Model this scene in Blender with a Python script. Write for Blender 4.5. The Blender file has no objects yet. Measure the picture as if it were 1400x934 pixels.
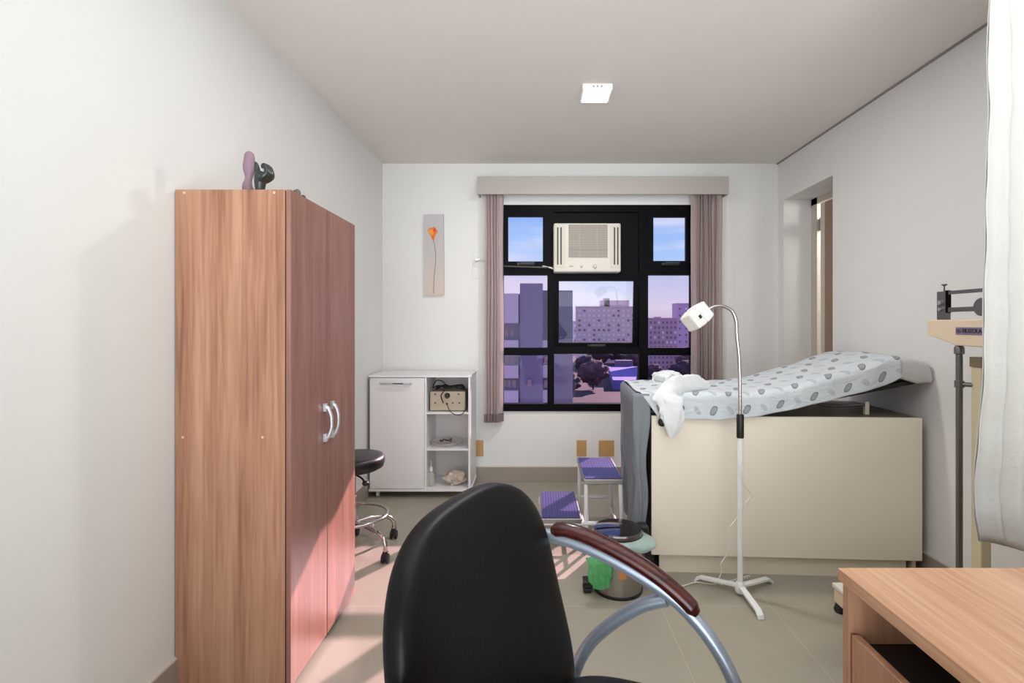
import bpy, bmesh, math, random
from mathutils import Vector, Matrix, noise as mnoise
random.seed(7)
PI = math.pi
CX, CY, F, HC = 732.0, 445.0, 700.0, 1.279
COL = bpy.context.scene.collection

def W(px, py, Y):
    """a point of the room at depth Y that the photo shows at a pixel"""
    return Vector(((px-CX)*Y/F, Y, HC-(py-CY)*Y/F))

# ------------------------------------------------------------------ materials
def srgb(r, g, b):
    f = lambda c: (c/255/12.92) if c/255 <= 0.04045 else ((c/255+0.055)/1.055)**2.4
    return (f(r), f(g), f(b), 1)
def mat(name, col, rough=0.5, metal=0.0, spec=0.5, bump=0.0, bscale=50, var=0.0, vscale=4, coat=0, trans=0, emis=None, estr=0, sub=0):
    m = bpy.data.materials.new(name); m.use_nodes = True
    nt = m.node_tree; b = nt.nodes['Principled BSDF']
    b.inputs['Base Color'].default_value = col
    b.inputs['Roughness'].default_value = rough
    b.inputs['Metallic'].default_value = metal
    b.inputs['Specular IOR Level'].default_value = spec
    b.inputs['Coat Weight'].default_value = coat
    b.inputs['Transmission Weight'].default_value = trans
    if emis: b.inputs['Emission Color'].default_value = emis; b.inputs['Emission Strength'].default_value = estr
    tc = nt.nodes.new('ShaderNodeTexCoord')
    n = nt.nodes.new('ShaderNodeTexNoise'); n.inputs['Scale'].default_value = vscale; n.inputs['Detail'].default_value = 4
    nt.links.new(tc.outputs['Object'], n.inputs['Vector'])
    v = var if var else 0.02
    mx = nt.nodes.new('ShaderNodeMix'); mx.data_type = 'RGBA'
    mx.inputs['A'].default_value = tuple(c*(1-v) for c in col[:3])+(1,)
    mx.inputs['B'].default_value = tuple(min(1, c*(1+v)) for c in col[:3])+(1,)
    nt.links.new(n.outputs['Fac'], mx.inputs['Factor']); nt.links.new(mx.outputs['Result'], b.inputs['Base Color'])
    if bump:
        n2 = nt.nodes.new('ShaderNodeTexNoise'); n2.inputs['Scale'].default_value = bscale; n2.inputs['Detail'].default_value = 3
        nt.links.new(tc.outputs['Object'], n2.inputs['Vector'])
        bp = nt.nodes.new('ShaderNodeBump'); bp.inputs['Strength'].default_value = bump; bp.inputs['Distance'].default_value = 0.01
        nt.links.new(n2.outputs['Fac'], bp.inputs['Height']); nt.links.new(bp.outputs['Normal'], b.inputs['Normal'])
    return m
def wood(name, c_dark, c_mid, c_light, grain='z', rough=0.45, seed=0.0, freq=9.0):
    m = bpy.data.materials.new(name); m.use_nodes = True
    nt = m.node_tree; b = nt.nodes['Principled BSDF']; b.inputs['Roughness'].default_value = rough
    tc = nt.nodes.new('ShaderNodeTexCoord'); mp = nt.nodes.new('ShaderNodeMapping')
    s = [freq, freq, freq]; s['xyz'.index(grain)] = freq*0.045
    mp.inputs['Scale'].default_value = s; mp.inputs['Location'].default_value = (seed, seed*1.7, seed*.3)
    nt.links.new(tc.outputs['Object'], mp.inputs['Vector'])
    n1 = nt.nodes.new('ShaderNodeTexNoise'); n1.inputs['Scale'].default_value = 1.3; n1.inputs['Detail'].default_value = 3; n1.inputs['Distortion'].default_value = .7
    n2 = nt.nodes.new('ShaderNodeTexNoise'); n2.inputs['Scale'].default_value = 9; n2.inputs['Detail'].default_value = 6; n2.inputs['Distortion'].default_value = .4
    for n in (n1, n2): nt.links.new(mp.outputs['Vector'], n.inputs['Vector'])
    ad = nt.nodes.new('ShaderNodeMix'); ad.data_type = 'FLOAT'; ad.inputs['Factor'].default_value = 0.42
    nt.links.new(n1.outputs['Fac'], ad.inputs['A']); nt.links.new(n2.outputs['Fac'], ad.inputs['B'])
    cr = nt.nodes.new('ShaderNodeValToRGB'); e = cr.color_ramp.elements
    e[0].position = .34; e[0].color = c_dark; e[1].position = .66; e[1].color = c_light
    k = cr.color_ramp.elements.new(.5); k.color = c_mid
    nt.links.new(ad.outputs['Result'], cr.inputs['Fac']); nt.links.new(cr.outputs['Color'], b.inputs['Base Color'])
    return m
def glassy(name, tint, gl=0.05):
    m = bpy.data.materials.new(name); m.use_nodes = True; nt = m.node_tree; nt.nodes.clear()
    o = nt.nodes.new('ShaderNodeOutputMaterial'); t = nt.nodes.new('ShaderNodeBsdfTransparent'); g = nt.nodes.new('ShaderNodeBsdfGlossy')
    t.inputs['Color'].default_value = tint; g.inputs['Roughness'].default_value = 0.02; g.inputs['Color'].default_value = (.8,.8,.9,1)
    mx = nt.nodes.new('ShaderNodeMixShader'); mx.inputs[0].default_value = gl
    nt.links.new(t.outputs[0], mx.inputs[1]); nt.links.new(g.outputs[0], mx.inputs[2]); nt.links.new(mx.outputs[0], o.inputs[0])
    return m
def thin(name, col, alpha=0.5, rough=.4, transl=.5):
    """thin fabric or plastic: part see-through, part lit from both sides"""
    m = bpy.data.materials.new(name); m.use_nodes = True; nt = m.node_tree; nt.nodes.clear()
    o = nt.nodes.new('ShaderNodeOutputMaterial'); t = nt.nodes.new('ShaderNodeBsdfTransparent')
    p = nt.nodes.new('ShaderNodeBsdfPrincipled'); p.inputs['Base Color'].default_value = col; p.inputs['Roughness'].default_value = rough
    tl = nt.nodes.new('ShaderNodeBsdfTranslucent'); tl.inputs['Color'].default_value = col
    tc = nt.nodes.new('ShaderNodeTexCoord'); n = nt.nodes.new('ShaderNodeTexNoise'); n.inputs['Scale'].default_value = 22; n.inputs['Detail'].default_value = 3
    nt.links.new(tc.outputs['Object'], n.inputs['Vector'])
    bp = nt.nodes.new('ShaderNodeBump'); bp.inputs['Strength'].default_value = .5; bp.inputs['Distance'].default_value = .01
    nt.links.new(n.outputs['Fac'], bp.inputs['Height'])
    for q in (p, tl): nt.links.new(bp.outputs['Normal'], q.inputs['Normal'])
    m1 = nt.nodes.new('ShaderNodeMixShader'); m1.inputs[0].default_value = transl
    m2 = nt.nodes.new('ShaderNodeMixShader'); m2.inputs[0].default_value = alpha
    nt.links.new(p.outputs[0], m1.inputs[1]); nt.links.new(tl.outputs[0], m1.inputs[2])
    nt.links.new(t.outputs[0], m2.inputs[1]); nt.links.new(m1.outputs[0], m2.inputs[2]); nt.links.new(m2.outputs[0], o.inputs[0])
    return m

M = {}
M['wall'] = mat('wall_paint', srgb(228,228,226), .7, bump=.02, bscale=120)
M['ceil'] = mat('ceiling_paint', srgb(224,218,212), .8)
M['white'] = mat('white_lacquer', srgb(232,231,232), .35)
M['white_in'] = mat('white_board', srgb(222,219,214), .5)
M['cream'] = mat('cream_lacquer', srgb(240,230,212), .4)
M['creamd'] = mat('cream_plinth', srgb(234,223,204), .45)
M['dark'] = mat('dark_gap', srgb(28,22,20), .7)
M['blackm'] = mat('black_aluminium', srgb(4,4,8), .5, spec=.08)
M['blackm2'] = mat('charcoal_panel', srgb(7,8,12), .5, spec=.08)
M['blackp'] = mat('black_plastic', srgb(20,20,22), .45)
M['leather'] = mat('black_leather', srgb(4,4,6), .42, spec=.22, bump=.05, bscale=160)
M['vinyl'] = mat('black_vinyl', srgb(9,9,11), .38)
M['chrome'] = mat('chrome', srgb(195,190,190), .18, 1.0)
M['steel'] = mat('brushed_steel', srgb(170,165,160), .32, 1.0)
M['dsteel'] = mat('dull_steel', srgb(120,120,118), .35, .9)
M['silver'] = mat('silver_paint', srgb(158,168,182), .32, .55)
M['hsilver'] = mat('satin_silver', srgb(205,206,210), .3, .6)
M['whitem'] = mat('white_enamel', srgb(235,236,236), .3)
M['mahog'] = wood('mahogany', srgb(38,10,8), srgb(60,17,13), srgb(84,27,20), 'x', .22, 3.1, 20)
M['wood'] = wood('wardrobe_wood', srgb(134,90,67), srgb(170,123,96), srgb(190,147,119), 'z', .42, 1.2, 9)
M['wood2'] = wood('wardrobe_door_wood', srgb(124,82,72), srgb(142,98,85), srgb(160,116,101), 'z', .36, 5.2, 11)
M['woodd'] = wood('desk_wood', srgb(178,132,100), srgb(198,154,122), srgb(212,174,142), 'y', .42, 2.4, 11)
M['woodds'] = wood('desk_side_wood', srgb(150,106,80), srgb(172,126,98), srgb(186,142,112), 'z', .45, 2.9, 12)
M['door'] = mat('brown_door', srgb(150,122,102), .5)
M['taupe'] = mat('valance_taupe', srgb(176,170,163), .5)
M['vane'] = thin('vane_fabric', srgb(226,212,210), .98, .7, .45)
M['vanew'] = mat('vane_weight', srgb(128,112,112), .5)
M['paper'] = thin('white_paper_cloth', srgb(244,246,246), .95, .8, .25)
M['curtain'] = thin('white_curtain_fabric', srgb(216,216,212), .995, .8, .25)
M['drape'] = thin('grey_drape_fabric', srgb(150,156,162), .93, .7, .3)
M['bag'] = thin('pale_bin_liner', srgb(206,232,230), .8, .3, .4)
M['gbag'] = thin('green_plastic', srgb(122,222,150), .62, .3, .55)
M['mat'] = None
M['ochre'] = mat('ochre_plate', srgb(190,150,96), .5)
M['cable'] = mat('white_cable', srgb(232,230,224), .5)
M['beige'] = mat('beige_enamel', srgb(226,205,178), .4)
M['plaque'] = mat('plaque_violet', srgb(126,112,140), .4)
M['ink'] = mat('dark_ink', srgb(50,38,60), .5)
M['acw'] = mat('ac_casing', srgb(204,201,190), .45)
M['acg'] = mat('ac_grille', srgb(150,142,135), .6)
M['acd'] = mat('ac_slot', srgb(62,60,56), .6)
M['pink'] = mat('mauve_resin', srgb(138,112,126), .5)
M['bronze'] = mat('dark_green_bronze', srgb(38,46,42), .35, spec=.6)
M['stone'] = mat('grey_stone', srgb(110,98,96), .6)
M['led'] = mat('led_diffuser', (1,1,1,1), .5, emis=(1,.98,.95,1), estr=9)
M['tan'] = mat('tan_box', srgb(178,166,146), .5)
M['plastic'] = thin('clear_plastic', srgb(232,226,220), .45, .15, .2)
M['orange'] = mat('orange_sticker', srgb(196,128,60), .5)
M['rubber'] = mat('white_caster', srgb(230,228,226), .5)
M['lidm'] = mat('mirror_lid', srgb(120,112,112), .06, 1.0)

# tinted glass
M['glass'] = glassy('violet_tinted_glass', (.85,.71,.84,1), .008)
M['glassu'] = glassy('blue_tinted_glass', (.86,.84,.96,1), .02)
M['glassc'] = glassy('clear_glass', (.86,.80,.9,1), .015)

# floor: large grey brown tiles, thin joints, soft mottling
def floor_mat():
    m = bpy.data.materials.new('floor_tiles'); m.use_nodes = True; nt = m.node_tree; b = nt.nodes['Principled BSDF']
    b.inputs['Roughness'].default_value = .38; b.inputs['Specular IOR Level'].default_value = .35
    tc = nt.nodes.new('ShaderNodeTexCoord'); mp = nt.nodes.new('ShaderNodeMapping')
    mp.inputs['Location'].default_value = (-0.571+1.5, -2.152+2.4, 0)
    nt.links.new(tc.outputs['Object'], mp.inputs['Vector'])
    br = nt.nodes.new('ShaderNodeTexBrick'); br.offset = 0; br.inputs['Scale'].default_value = 1
    br.inputs['Brick Width'].default_value = .5; br.inputs['Row Height'].default_value = .516; br.inputs['Mortar Size'].default_value = .0022
    br.inputs['Mortar Smooth'].default_value = .3
    br.inputs['Color1'].default_value = srgb(172,165,150); br.inputs['Color2'].default_value = srgb(168,161,146); br.inputs['Mortar'].default_value = srgb(188,178,164)
    nt.links.new(mp.outputs['Vector'], br.inputs['Vector'])
    n = nt.nodes.new('ShaderNodeTexNoise'); n.inputs['Scale'].default_value = 3; n.inputs['Detail'].default_value = 5; nt.links.new(tc.outputs['Object'], n.inputs['Vector'])
    mx = nt.nodes.new('ShaderNodeMix'); mx.data_type = 'RGBA'; mx.blend_type = 'MULTIPLY'; mx.inputs['Factor'].default_value = .25
    nt.links.new(br.outputs['Color'], mx.inputs['A']); nt.links.new(n.outputs['Fac'], mx.inputs['B']); nt.links.new(mx.outputs['Result'], b.inputs['Base Color'])
    return m
M['floor'] = floor_mat()
M['base'] = mat('baseboard_tile', srgb(156,147,136), .45, var=.06)
M['basetop'] = mat('baseboard_edge', srgb(205,196,186), .5)

def rib_mat():
    m = bpy.data.materials.new('violet_ribbed_rubber'); m.use_nodes = True; nt = m.node_tree; b = nt.nodes['Principled BSDF']
    b.inputs['Roughness'].default_value = .4
    tc = nt.nodes.new('ShaderNodeTexCoord'); w = nt.nodes.new('ShaderNodeTexWave'); w.bands_direction = 'X'; w.inputs['Scale'].default_value = 19
    nt.links.new(tc.outputs['Object'], w.inputs['Vector'])
    cr = nt.nodes.new('ShaderNodeValToRGB'); cr.color_ramp.elements[0].color = srgb(48,42,98); cr.color_ramp.elements[1].color = srgb(70,64,128)
    nt.links.new(w.outputs['Fac'], cr.inputs['Fac']); nt.links.new(cr.outputs['Color'], b.inputs['Base Color'])
    bp = nt.nodes.new('ShaderNodeBump'); bp.inputs['Strength'].default_value = .2; bp.inputs['Distance'].default_value = .002
    nt.links.new(w.outputs['Fac'], bp.inputs['Height']); nt.links.new(bp.outputs['Normal'], b.inputs['Normal'])
    return m
M['mat'] = rib_mat()

def sheet_mat():
    """pale blue grey disposable sheet printed with staggered dark ovals and paler ones"""
    m = bpy.data.materials.new('printed_sheet'); m.use_nodes = True; nt = m.node_tree; L = nt.links.new
    b = nt.nodes['Principled BSDF']; b.inputs['Roughness'].default_value = .75
    uv = nt.nodes.new('ShaderNodeUVMap')
    def math_(op, a, c=None):
        q = nt.nodes.new('ShaderNodeMath'); q.operation = op
        for i, s in enumerate((a, c)):
            if s is None: continue
            if isinstance(s, (int, float)): q.inputs[i].default_value = s
            else: L(s, q.inputs[i])
        return q.outputs[0]
    sep = nt.nodes.new('ShaderNodeSeparateXYZ'); L(uv.outputs['UV'], sep.inputs[0])
    U, V = sep.outputs[0], sep.outputs[1]
    def ovals(du, dv, ou, ov, ang, a_, b_):
        v = math_('DIVIDE', math_('ADD', V, ov), dv); row = math_('FLOOR', v)
        u = math_('ADD', math_('DIVIDE', math_('ADD', U, ou), du), math_('MULTIPLY', row, .5))
        fu = math_('MULTIPLY', math_('SUBTRACT', math_('FRACT', u), .5), du)
        fv = math_('MULTIPLY', math_('SUBTRACT', math_('FRACT', v), .5), dv)
        ca, sa = math.cos(ang), math.sin(ang)
        x = math_('ADD', math_('MULTIPLY', fu, ca), math_('MULTIPLY', fv, sa))
        y = math_('SUBTRACT', math_('MULTIPLY', fv, ca), math_('MULTIPLY', fu, sa))
        d = math_('ADD', math_('POWER', math_('ABSOLUTE', math_('DIVIDE', x, a_)), 2.6), math_('POWER', math_('ABSOLUTE', math_('DIVIDE', y, b_)), 2.6))
        mr = nt.nodes.new('ShaderNodeMapRange'); mr.inputs['From Min'].default_value = .8; mr.inputs['From Max'].default_value = 1.15
        mr.inputs['To Min'].default_value = 1; mr.inputs['To Max'].default_value = 0; L(d, mr.inputs['Value'])
        ring = nt.nodes.new('ShaderNodeMapRange'); ring.inputs['From Min'].default_value = .35; ring.inputs['From Max'].default_value = .8
        ring.inputs['To Min'].default_value = .62; ring.inputs['To Max'].default_value = 1; L(d, ring.inputs['Value'])
        return mr.outputs[0], ring.outputs[0]
    o1, r1 = ovals(.165, .128, .03, .035, .3, .016, .034)
    o2, _ = ovals(.165, .128, .112, .035, -.4, .013, .032)
    def mix(fac, A, B):
        q = nt.nodes.new('ShaderNodeMix'); q.data_type = 'RGBA'
        L(fac, q.inputs['Factor'])
        for nm, s in (('A', A), ('B', B)):
            if isinstance(s, tuple): q.inputs[nm].default_value = s
            else: L(s, q.inputs[nm])
        return q.outputs['Result']
    n = nt.nodes.new('ShaderNodeTexNoise'); n.inputs['Scale'].default_value = 9; n.inputs['Detail'].default_value = 3; L(uv.outputs['UV'], n.inputs['Vector'])
    base = mix(n.outputs['Fac'], srgb(190,197,202), srgb(214,219,222))
    c1 = mix(math_('MULTIPLY', o2, .5), base, srgb(152,160,168))
    c2 = mix(math_('MULTIPLY', o1, r1), c1, srgb(100,104,110))
    L(c2, b.inputs['Base Color'])
    n3 = nt.nodes.new('ShaderNodeTexNoise'); n3.inputs['Scale'].default_value = 14; n3.inputs['Detail'].default_value = 4; n3.inputs['Distortion'].default_value = 1.2; L(uv.outputs['UV'], n3.inputs['Vector'])
    bp = nt.nodes.new('ShaderNodeBump'); bp.inputs['Strength'].default_value = .5; bp.inputs['Distance'].default_value = .02
    L(n3.outputs['Fac'], bp.inputs['Height']); L(bp.outputs['Normal'], b.inputs['Normal'])
    return m
M['sheet'] = sheet_mat()

# ------------------------------------------------------------------ mesh helpers
def BM(): return bmesh.new()
def box(bm, x0, x1, y0, y1, z0, z1, mx=None):
    vs = [bm.verts.new(p) for p in ((x0,y0,z0),(x1,y0,z0),(x1,y1,z0),(x0,y1,z0),(x0,y0,z1),(x1,y0,z1),(x1,y1,z1),(x0,y1,z1))]
    if mx is not None:
        for v in vs: v.co = mx @ v.co
    for f in ((0,3,2,1),(4,5,6,7),(0,1,5,4),(1,2,6,5),(2,3,7,6),(3,0,4,7)): bm.faces.new([vs[i] for i in f])
    return bm
def catmull(pts, n=8):
    pts = [Vector(p) for p in pts]
    if len(pts) < 3: return pts
    P = [2*pts[0]-pts[1]]+pts+[2*pts[-1]-pts[-2]]; out = []
    for i in range(1, len(P)-2):
        a, b, c, d = P[i-1], P[i], P[i+1], P[i+2]
        for k in range(n):
            t = k/n
            out.append(.5*((2*b)+(c-a)*t+(2*a-5*b+4*c-d)*t*t+(3*b-a-3*c+d)*t**3))
    out.append(pts[-1]); return out
def tube(bm, pts, r, seg=10, smooth=True, n=8, flat=1.0, cap=True):
    """r may be a number or a function of 0..1; flat squashes the section"""
    P = catmull(pts, n) if smooth else [Vector(p) for p in pts]
    rings = []; up = None
    for i, p in enumerate(P):
        t = (P[min(i+1, len(P)-1)]-P[max(i-1, 0)]).normalized()
        if up is None:
            up = Vector((0,0,1)) if abs(t.z) < .9 else Vector((0,1,0))
        s = t.cross(up).normalized(); up = s.cross(t).normalized()
        rr = r(i/(len(P)-1)) if callable(r) else r
        rings.append([bm.verts.new(p+(s*math.cos(a)+up*math.sin(a)*flat)*rr) for a in (2*PI*k/seg for k in range(seg))])
    for a, b in zip(rings, rings[1:]):
        for k in range(seg): bm.faces.new((a[k], a[(k+1)%seg], b[(k+1)%seg], b[k]))
    if cap: bm.faces.new(rings[0][::-1]); bm.faces.new(rings[-1])
    return bm
def lathe(bm, prof, cx=0, cy=0, seg=32, mx=None):
    rings = []
    for r, z in prof:
        r = max(r, 1e-4)
        rings.append([bm.verts.new((cx+r*math.cos(2*PI*k/seg), cy+r*math.sin(2*PI*k/seg), z)) for k in range(seg)])
    if mx is not None:
        for rg in rings:
            for v in rg: v.co = mx @ v.co
    for a, b in zip(rings, rings[1:]):
        for k in range(seg): bm.faces.new((a[k], a[(k+1)%seg], b[(k+1)%seg], b[k]))
    bm.faces.new(rings[0][::-1]); bm.faces.new(rings[-1])
    return bm
def spow(c, e): return math.copysign(abs(c)**e, c)
def superell(bm, a, b, c, e1, e2, fn=None, nu=48, nv=28):
    """a,b in the plane, c across it; fn reshapes each point"""
    rows = []
    for j in range(1, nv):
        ph = -PI/2+PI*j/nv; row = []
        for i in range(nu):
            th = 2*PI*i/nu
            p = Vector((a*spow(math.cos(ph), e1)*spow(math.cos(th), e2), b*spow(math.cos(ph), e1)*spow(math.sin(th), e2), c*spow(math.sin(ph), e1)))
            row.append(bm.verts.new(fn(p) if fn else p))
        rows.append(row)
    for r0, r1 in zip(rows, rows[1:]):
        for i in range(nu): bm.faces.new((r0[i], r0[(i+1)%nu], r1[(i+1)%nu], r1[i]))
    for sgn, row in ((-1, rows[0]), (1, rows[-1])):
        p = Vector((0,0,sgn*c)); v = bm.verts.new(fn(p) if fn else p)
        for i in range(nu):
            q = (row[i], row[(i+1)%nu], v); bm.faces.new(q if sgn > 0 else q[::-1])
    return bm
def grid(bm, fn, nu, nv, uvfn=None):
    vs = [[bm.verts.new(fn(i/nu, j/nv)) for j in range(nv+1)] for i in range(nu+1)]
    lay = bm.loops.layers.uv.new('UVMap') if uvfn else None
    for i in range(nu):
        for j in range(nv):
            f = bm.faces.new((vs[i][j], vs[i+1][j], vs[i+1][j+1], vs[i][j+1]))
            if uvfn:
                for l, (a, c) in zip(f.loops, ((i,j),(i+1,j),(i+1,j+1),(i,j+1))): l[lay].uv = uvfn(a/nu, c/nv)
    return bm
def obj(name, bm, m, parent=None, smooth=False, bev=0, solid=0, sub=0, fix=True):
    if fix: bmesh.ops.recalc_face_normals(bm, faces=bm.faces)
    me = bpy.data.meshes.new(name); bm.to_mesh(me); bm.free()
    o = bpy.data.objects.new(name, me); COL.objects.link(o); me.materials.append(m)
    if smooth:
        for p in me.polygons: p.use_smooth = True
        if smooth == 'auto':
            me.set_sharp_from_angle(angle=math.radians(35))
    if parent is not None:
        o.parent = parent
        pl = parent.get('_w', None)
        base = Vector(parent.location) if parent.parent is None else Vector((0,0,0))
        # meshes are written in room coordinates: bring them into the parent's frame
        if parent.type == 'EMPTY' or parent.parent is None:
            o.location = (0,0,0)
        me.transform(Matrix.Translation(-WORG.get(parent.name, Vector((0,0,0)))))
        WORG[o.name] = WORG.get(parent.name, Vector((0,0,0)))
    if bev:
        md = o.modifiers.new('bevel', 'BEVEL'); md.width = bev; md.segments = 2; md.limit_method = 'ANGLE'; md.angle_limit = math.radians(40)
    if solid:
        md = o.modifiers.new('thickness', 'SOLIDIFY'); md.thickness = solid; md.offset = 0
    if sub:
        md = o.modifiers.new('smooth', 'SUBSURF'); md.levels = sub; md.render_levels = sub
    return o
WORG = {}
def tag(o, label, cat, group=None, kind=None):
    o['label'] = label; o['category'] = cat
    if group: o['group'] = group
    if kind: o['kind'] = kind
    return o
def thing(name, label, cat, loc=(0,0,0), group=None):
    o = bpy.data.objects.new(name, None); COL.objects.link(o); o.location = loc; o.empty_display_size = .1
    WORG[o.name] = Vector(loc)
    return tag(o, label, cat, group)
def struct(name, bm, m, label=None, cat=None, parent=None, **k):
    o = obj(name, bm, m, parent, **k)
    if parent is None:
        o['kind'] = 'structure'
        if label: o['label'] = label; o['category'] = cat
    return o
def jit(p, s, f): return Vector(p)+s*mnoise.noise_vector(Vector(p)*f)

# ------------------------------------------------------------------ the room
XL, XR, YB, YF, H = -1.249, 1.98, 4.18, -1.7, 2.6
bm = BM(); box(bm, XL-.2, 3.4, YF-.2, 4.6, -.1, 0); struct('floor', bm, M['floor'], 'large grey brown floor tiles with thin pale joints', 'floor')
bm = BM(); box(bm, XL-.2, 3.4, YF-.2, 4.6, H, H+.1); struct('ceiling', bm, M['ceil'], 'plain off white ceiling over the consulting room', 'ceiling')
bm = BM(); box(bm, XL-.15, XL, YF-.15, YB+.1, 0, H); struct('wall_left', bm, M['wall'], 'plain white wall behind the tall wardrobe', 'wall')
wx0, wx1 = -.277, 1.285; wz0, wz1 = .578, 2.262
bm = BM()
box(bm, XL, wx0, YB, YB+.1, 0, H); box(bm, wx1, XR, YB, YB+.1, 0, H); box(bm, wx0, wx1, YB, YB+.1, 0, wz0); box(bm, wx0, wx1, YB, YB+.1, wz1, H)
struct('wall_back', bm, M['wall'], 'white end wall around the black framed window', 'wall')
dY0, dY1, dZ = 3.41, 4.085, 2.28
bm = BM()
box(bm, XR, XR+.22, YF, dY0, 0, H); box(bm, XR, XR+.22, dY1, YB+.1, 0, H); box(bm, XR, XR+.22, dY0, dY1, dZ, H)
struct('wall_right', bm, M['wall'], 'white side wall with the deep doorway recess', 'wall')
bm = BM(); box(bm, XL, XR, YF-.15, YF, 0, H); struct('wall_front', bm, M['wall'], 'white wall at the near end of the room', 'wall')
bm = BM(); box(bm, 3.2, 3.35, 2.7, 4.5, 0, H); box(bm, 2.2, 3.2, 4.4, 4.5, 0, H); box(bm, 2.2, 3.2, 2.7, 2.8, 0, H)
struct('wall_adjoining', bm, M['wall'], 'walls of the lit room behind the doorway', 'wall')
# grey strip painted as the shade of the gap between right wall and ceiling
bm = BM(); box(bm, XR-.012, XR, YF, YB, H-.008, H); struct('shade_strip_1', bm, mat('shadow_gap', srgb(150,144,140), .8))
bh = .13
for nm, a in (('baseboard_back', (XL+.012, XR, YB-.012, YB)), ('baseboard_left', (XL, XL+.012, YF, YB)), ('baseboard_right', (XR-.012, XR, YF, dY0))):
    bm = BM(); box(bm, *a, 0, bh-.006); o = struct(nm, bm, M['base'])
    bm = BM(); box(bm, *a, bh-.006, bh); obj('edge_strip', bm, M['basetop'], o)
# door on the right
o = BM(); box(o, 2.20, 2.24, 4.00, 4.085, 0, dZ); box(o, 2.20, 2.24, 3.42, 4.085, dZ-.05, dZ); box(o, 2.20, 2.24, 3.34, 3.42, 0, dZ)
dr = struct('door_1', o, mat('door_frame_paint', srgb(196,188,178), .5), 'half hidden doorway with brown door ajar at a thin lit gap', 'door')
bm = BM(); box(bm, 2.205, 2.235, 3.42, 3.90, .01, dZ-.06); obj('door_leaf', bm, M['door'], dr)
bm = BM(); box(bm, 2.203, 2.24, 3.90, 3.955, .01, dZ-.06); obj('door_edge', bm, mat('door_edge_paint', srgb(206,196,184), .5), dr)
for z in (.25, 2.02):
    bm = BM(); box(bm, 2.215, 2.23, 3.953, 4.002, z, z+.09); lathe(bm, [(.007, z-.005), (.007, z+.095)], 2.212, 3.975, 12); obj('hinge', bm, M['dsteel'], dr)

# ------------------------------------------------------------------ window
def wb(bm, x0, y0, x1, y1, Ya, Yb):
    """a bar of the window given by its pixels on the end wall"""
    a = W(x0, y0, YB); b = W(x1, y1, YB); box(bm, a.x, b.x, Ya, Yb, b.z, a.z)
bm = BM()
F0, F1 = YB-.005, YB+.06
L_, R_, T_, B_ = 685.6, 947.2, 280.3, 562
wb(bm, L_, T_, R_, 290, F0, F1); wb(bm, L_, 552, R_, B_, F0-.01, F1)
wb(bm, L_, 290, 688.5, 552, F0, F1); wb(bm, 944.6, 290, R_, 552, F0, F1)
wb(bm, 748.5, 290, 757.5, 552, F0, F1); wb(bm, 873.5, 290, 886, 552, F0, F1)
wb(bm, 688.5, 364, 748.5, 376, F0, F1); wb(bm, 886, 364, 944.6, 376, F0, F1); wb(bm, 757.5, 373, 873.5, 384, F0, F1)
wb(bm, 688.5, 475.5, 748.5, 486, F0, F1); wb(bm, 886, 475.5, 944.6, 486, F0, F1); wb(bm, 757.5, 474, 873.5, 484, F0, F1)
win = struct('window_1', bm, M['blackm'], 'black aluminium window of eight lights with violet tinted glass', 'window')
bm = BM(); wb(bm, 757.5, 290, 873.5, 373, YB+.02, YB+.04); obj('infill_panel', bm, M['blackm2'], win)
def pane(x0, y0, x1, y1, m, Y=YB+.03):
    bm = BM(); a = W(x0, y0, YB); b = W(x1, y1, YB)
    vs = [bm.verts.new(p) for p in ((a.x, Y, b.z), (b.x, Y, b.z), (b.x, Y, a.z), (a.x, Y, a.z))]; bm.faces.new(vs)
    obj('pane', bm, m, win)
pane(688.5, 376, 748.5, 475.5, M['glass']); pane(688.5, 486, 748.5, 552, M['glass'])
pane(757.5, 484, 873.5, 552, M['glass']); pane(886, 376, 944.6, 475.5, M['glass']); pane(886, 486, 944.6, 552, M['glass'])
# opening sashes: frame ring with its own pane and latch
def sash(x0, y0, x1, y1, m, fw, tilt=0):
    a = W(x0, y0, YB); b = W(x1, y1, YB)
    hinge = Vector(((a.x+b.x)/2, YB+.012, a.z)); R = Matrix.Translation(hinge) @ Matrix.Rotation(tilt, 4, 'X') @ Matrix.Translation(-hinge)
    bm = BM(); w = fw; ya, yb = YB-.008, YB+.03
    box(bm, a.x, b.x, ya, yb, a.z-w, a.z, R); box(bm, a.x, b.x, ya, yb, b.z, b.z+w, R)
    box(bm, a.x, a.x+w, ya, yb, b.z+w, a.z-w, R); box(bm, b.x-w, b.x, ya, yb, b.z+w, a.z-w, R)
    s = obj('sash', bm, M['blackm'], win)
    bm = BM(); vs = [bm.verts.new(R @ Vector(p)) for p in ((a.x+w, YB+.012, b.z+w), (b.x-w, YB+.012, b.z+w), (b.x-w, YB+.012, a.z-w), (a.x+w, YB+.012, a.z-w))]; bm.faces.new(vs)
    obj('pane', bm, m, s)
    bm = BM(); cx = (a.x+b.x)/2
    box(bm, cx-.07, cx+.07, YB-.03, YB-.008, b.z+.004, b.z+.028, R); box(bm, cx-.045, cx+.075, YB-.045, YB-.03, b.z+.012, b.z+.03, R)
    obj('latch', bm, M['blackp'], s, bev=.003)
sash(688.5, 290, 748.5, 364, M['glassu'], .038); sash(886, 290, 944.6, 364, M['glassu'], .042); sash(757.5, 377, 873.5, 476, M['glassc'], .04, .10)
# stay rod of the left upper sash
bm = BM(); tube(bm, [W(689, 364, 4.15), W(757, 366, 4.12)], .006, 8, False); obj('stay_rod', bm, M['dsteel'], win)

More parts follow.
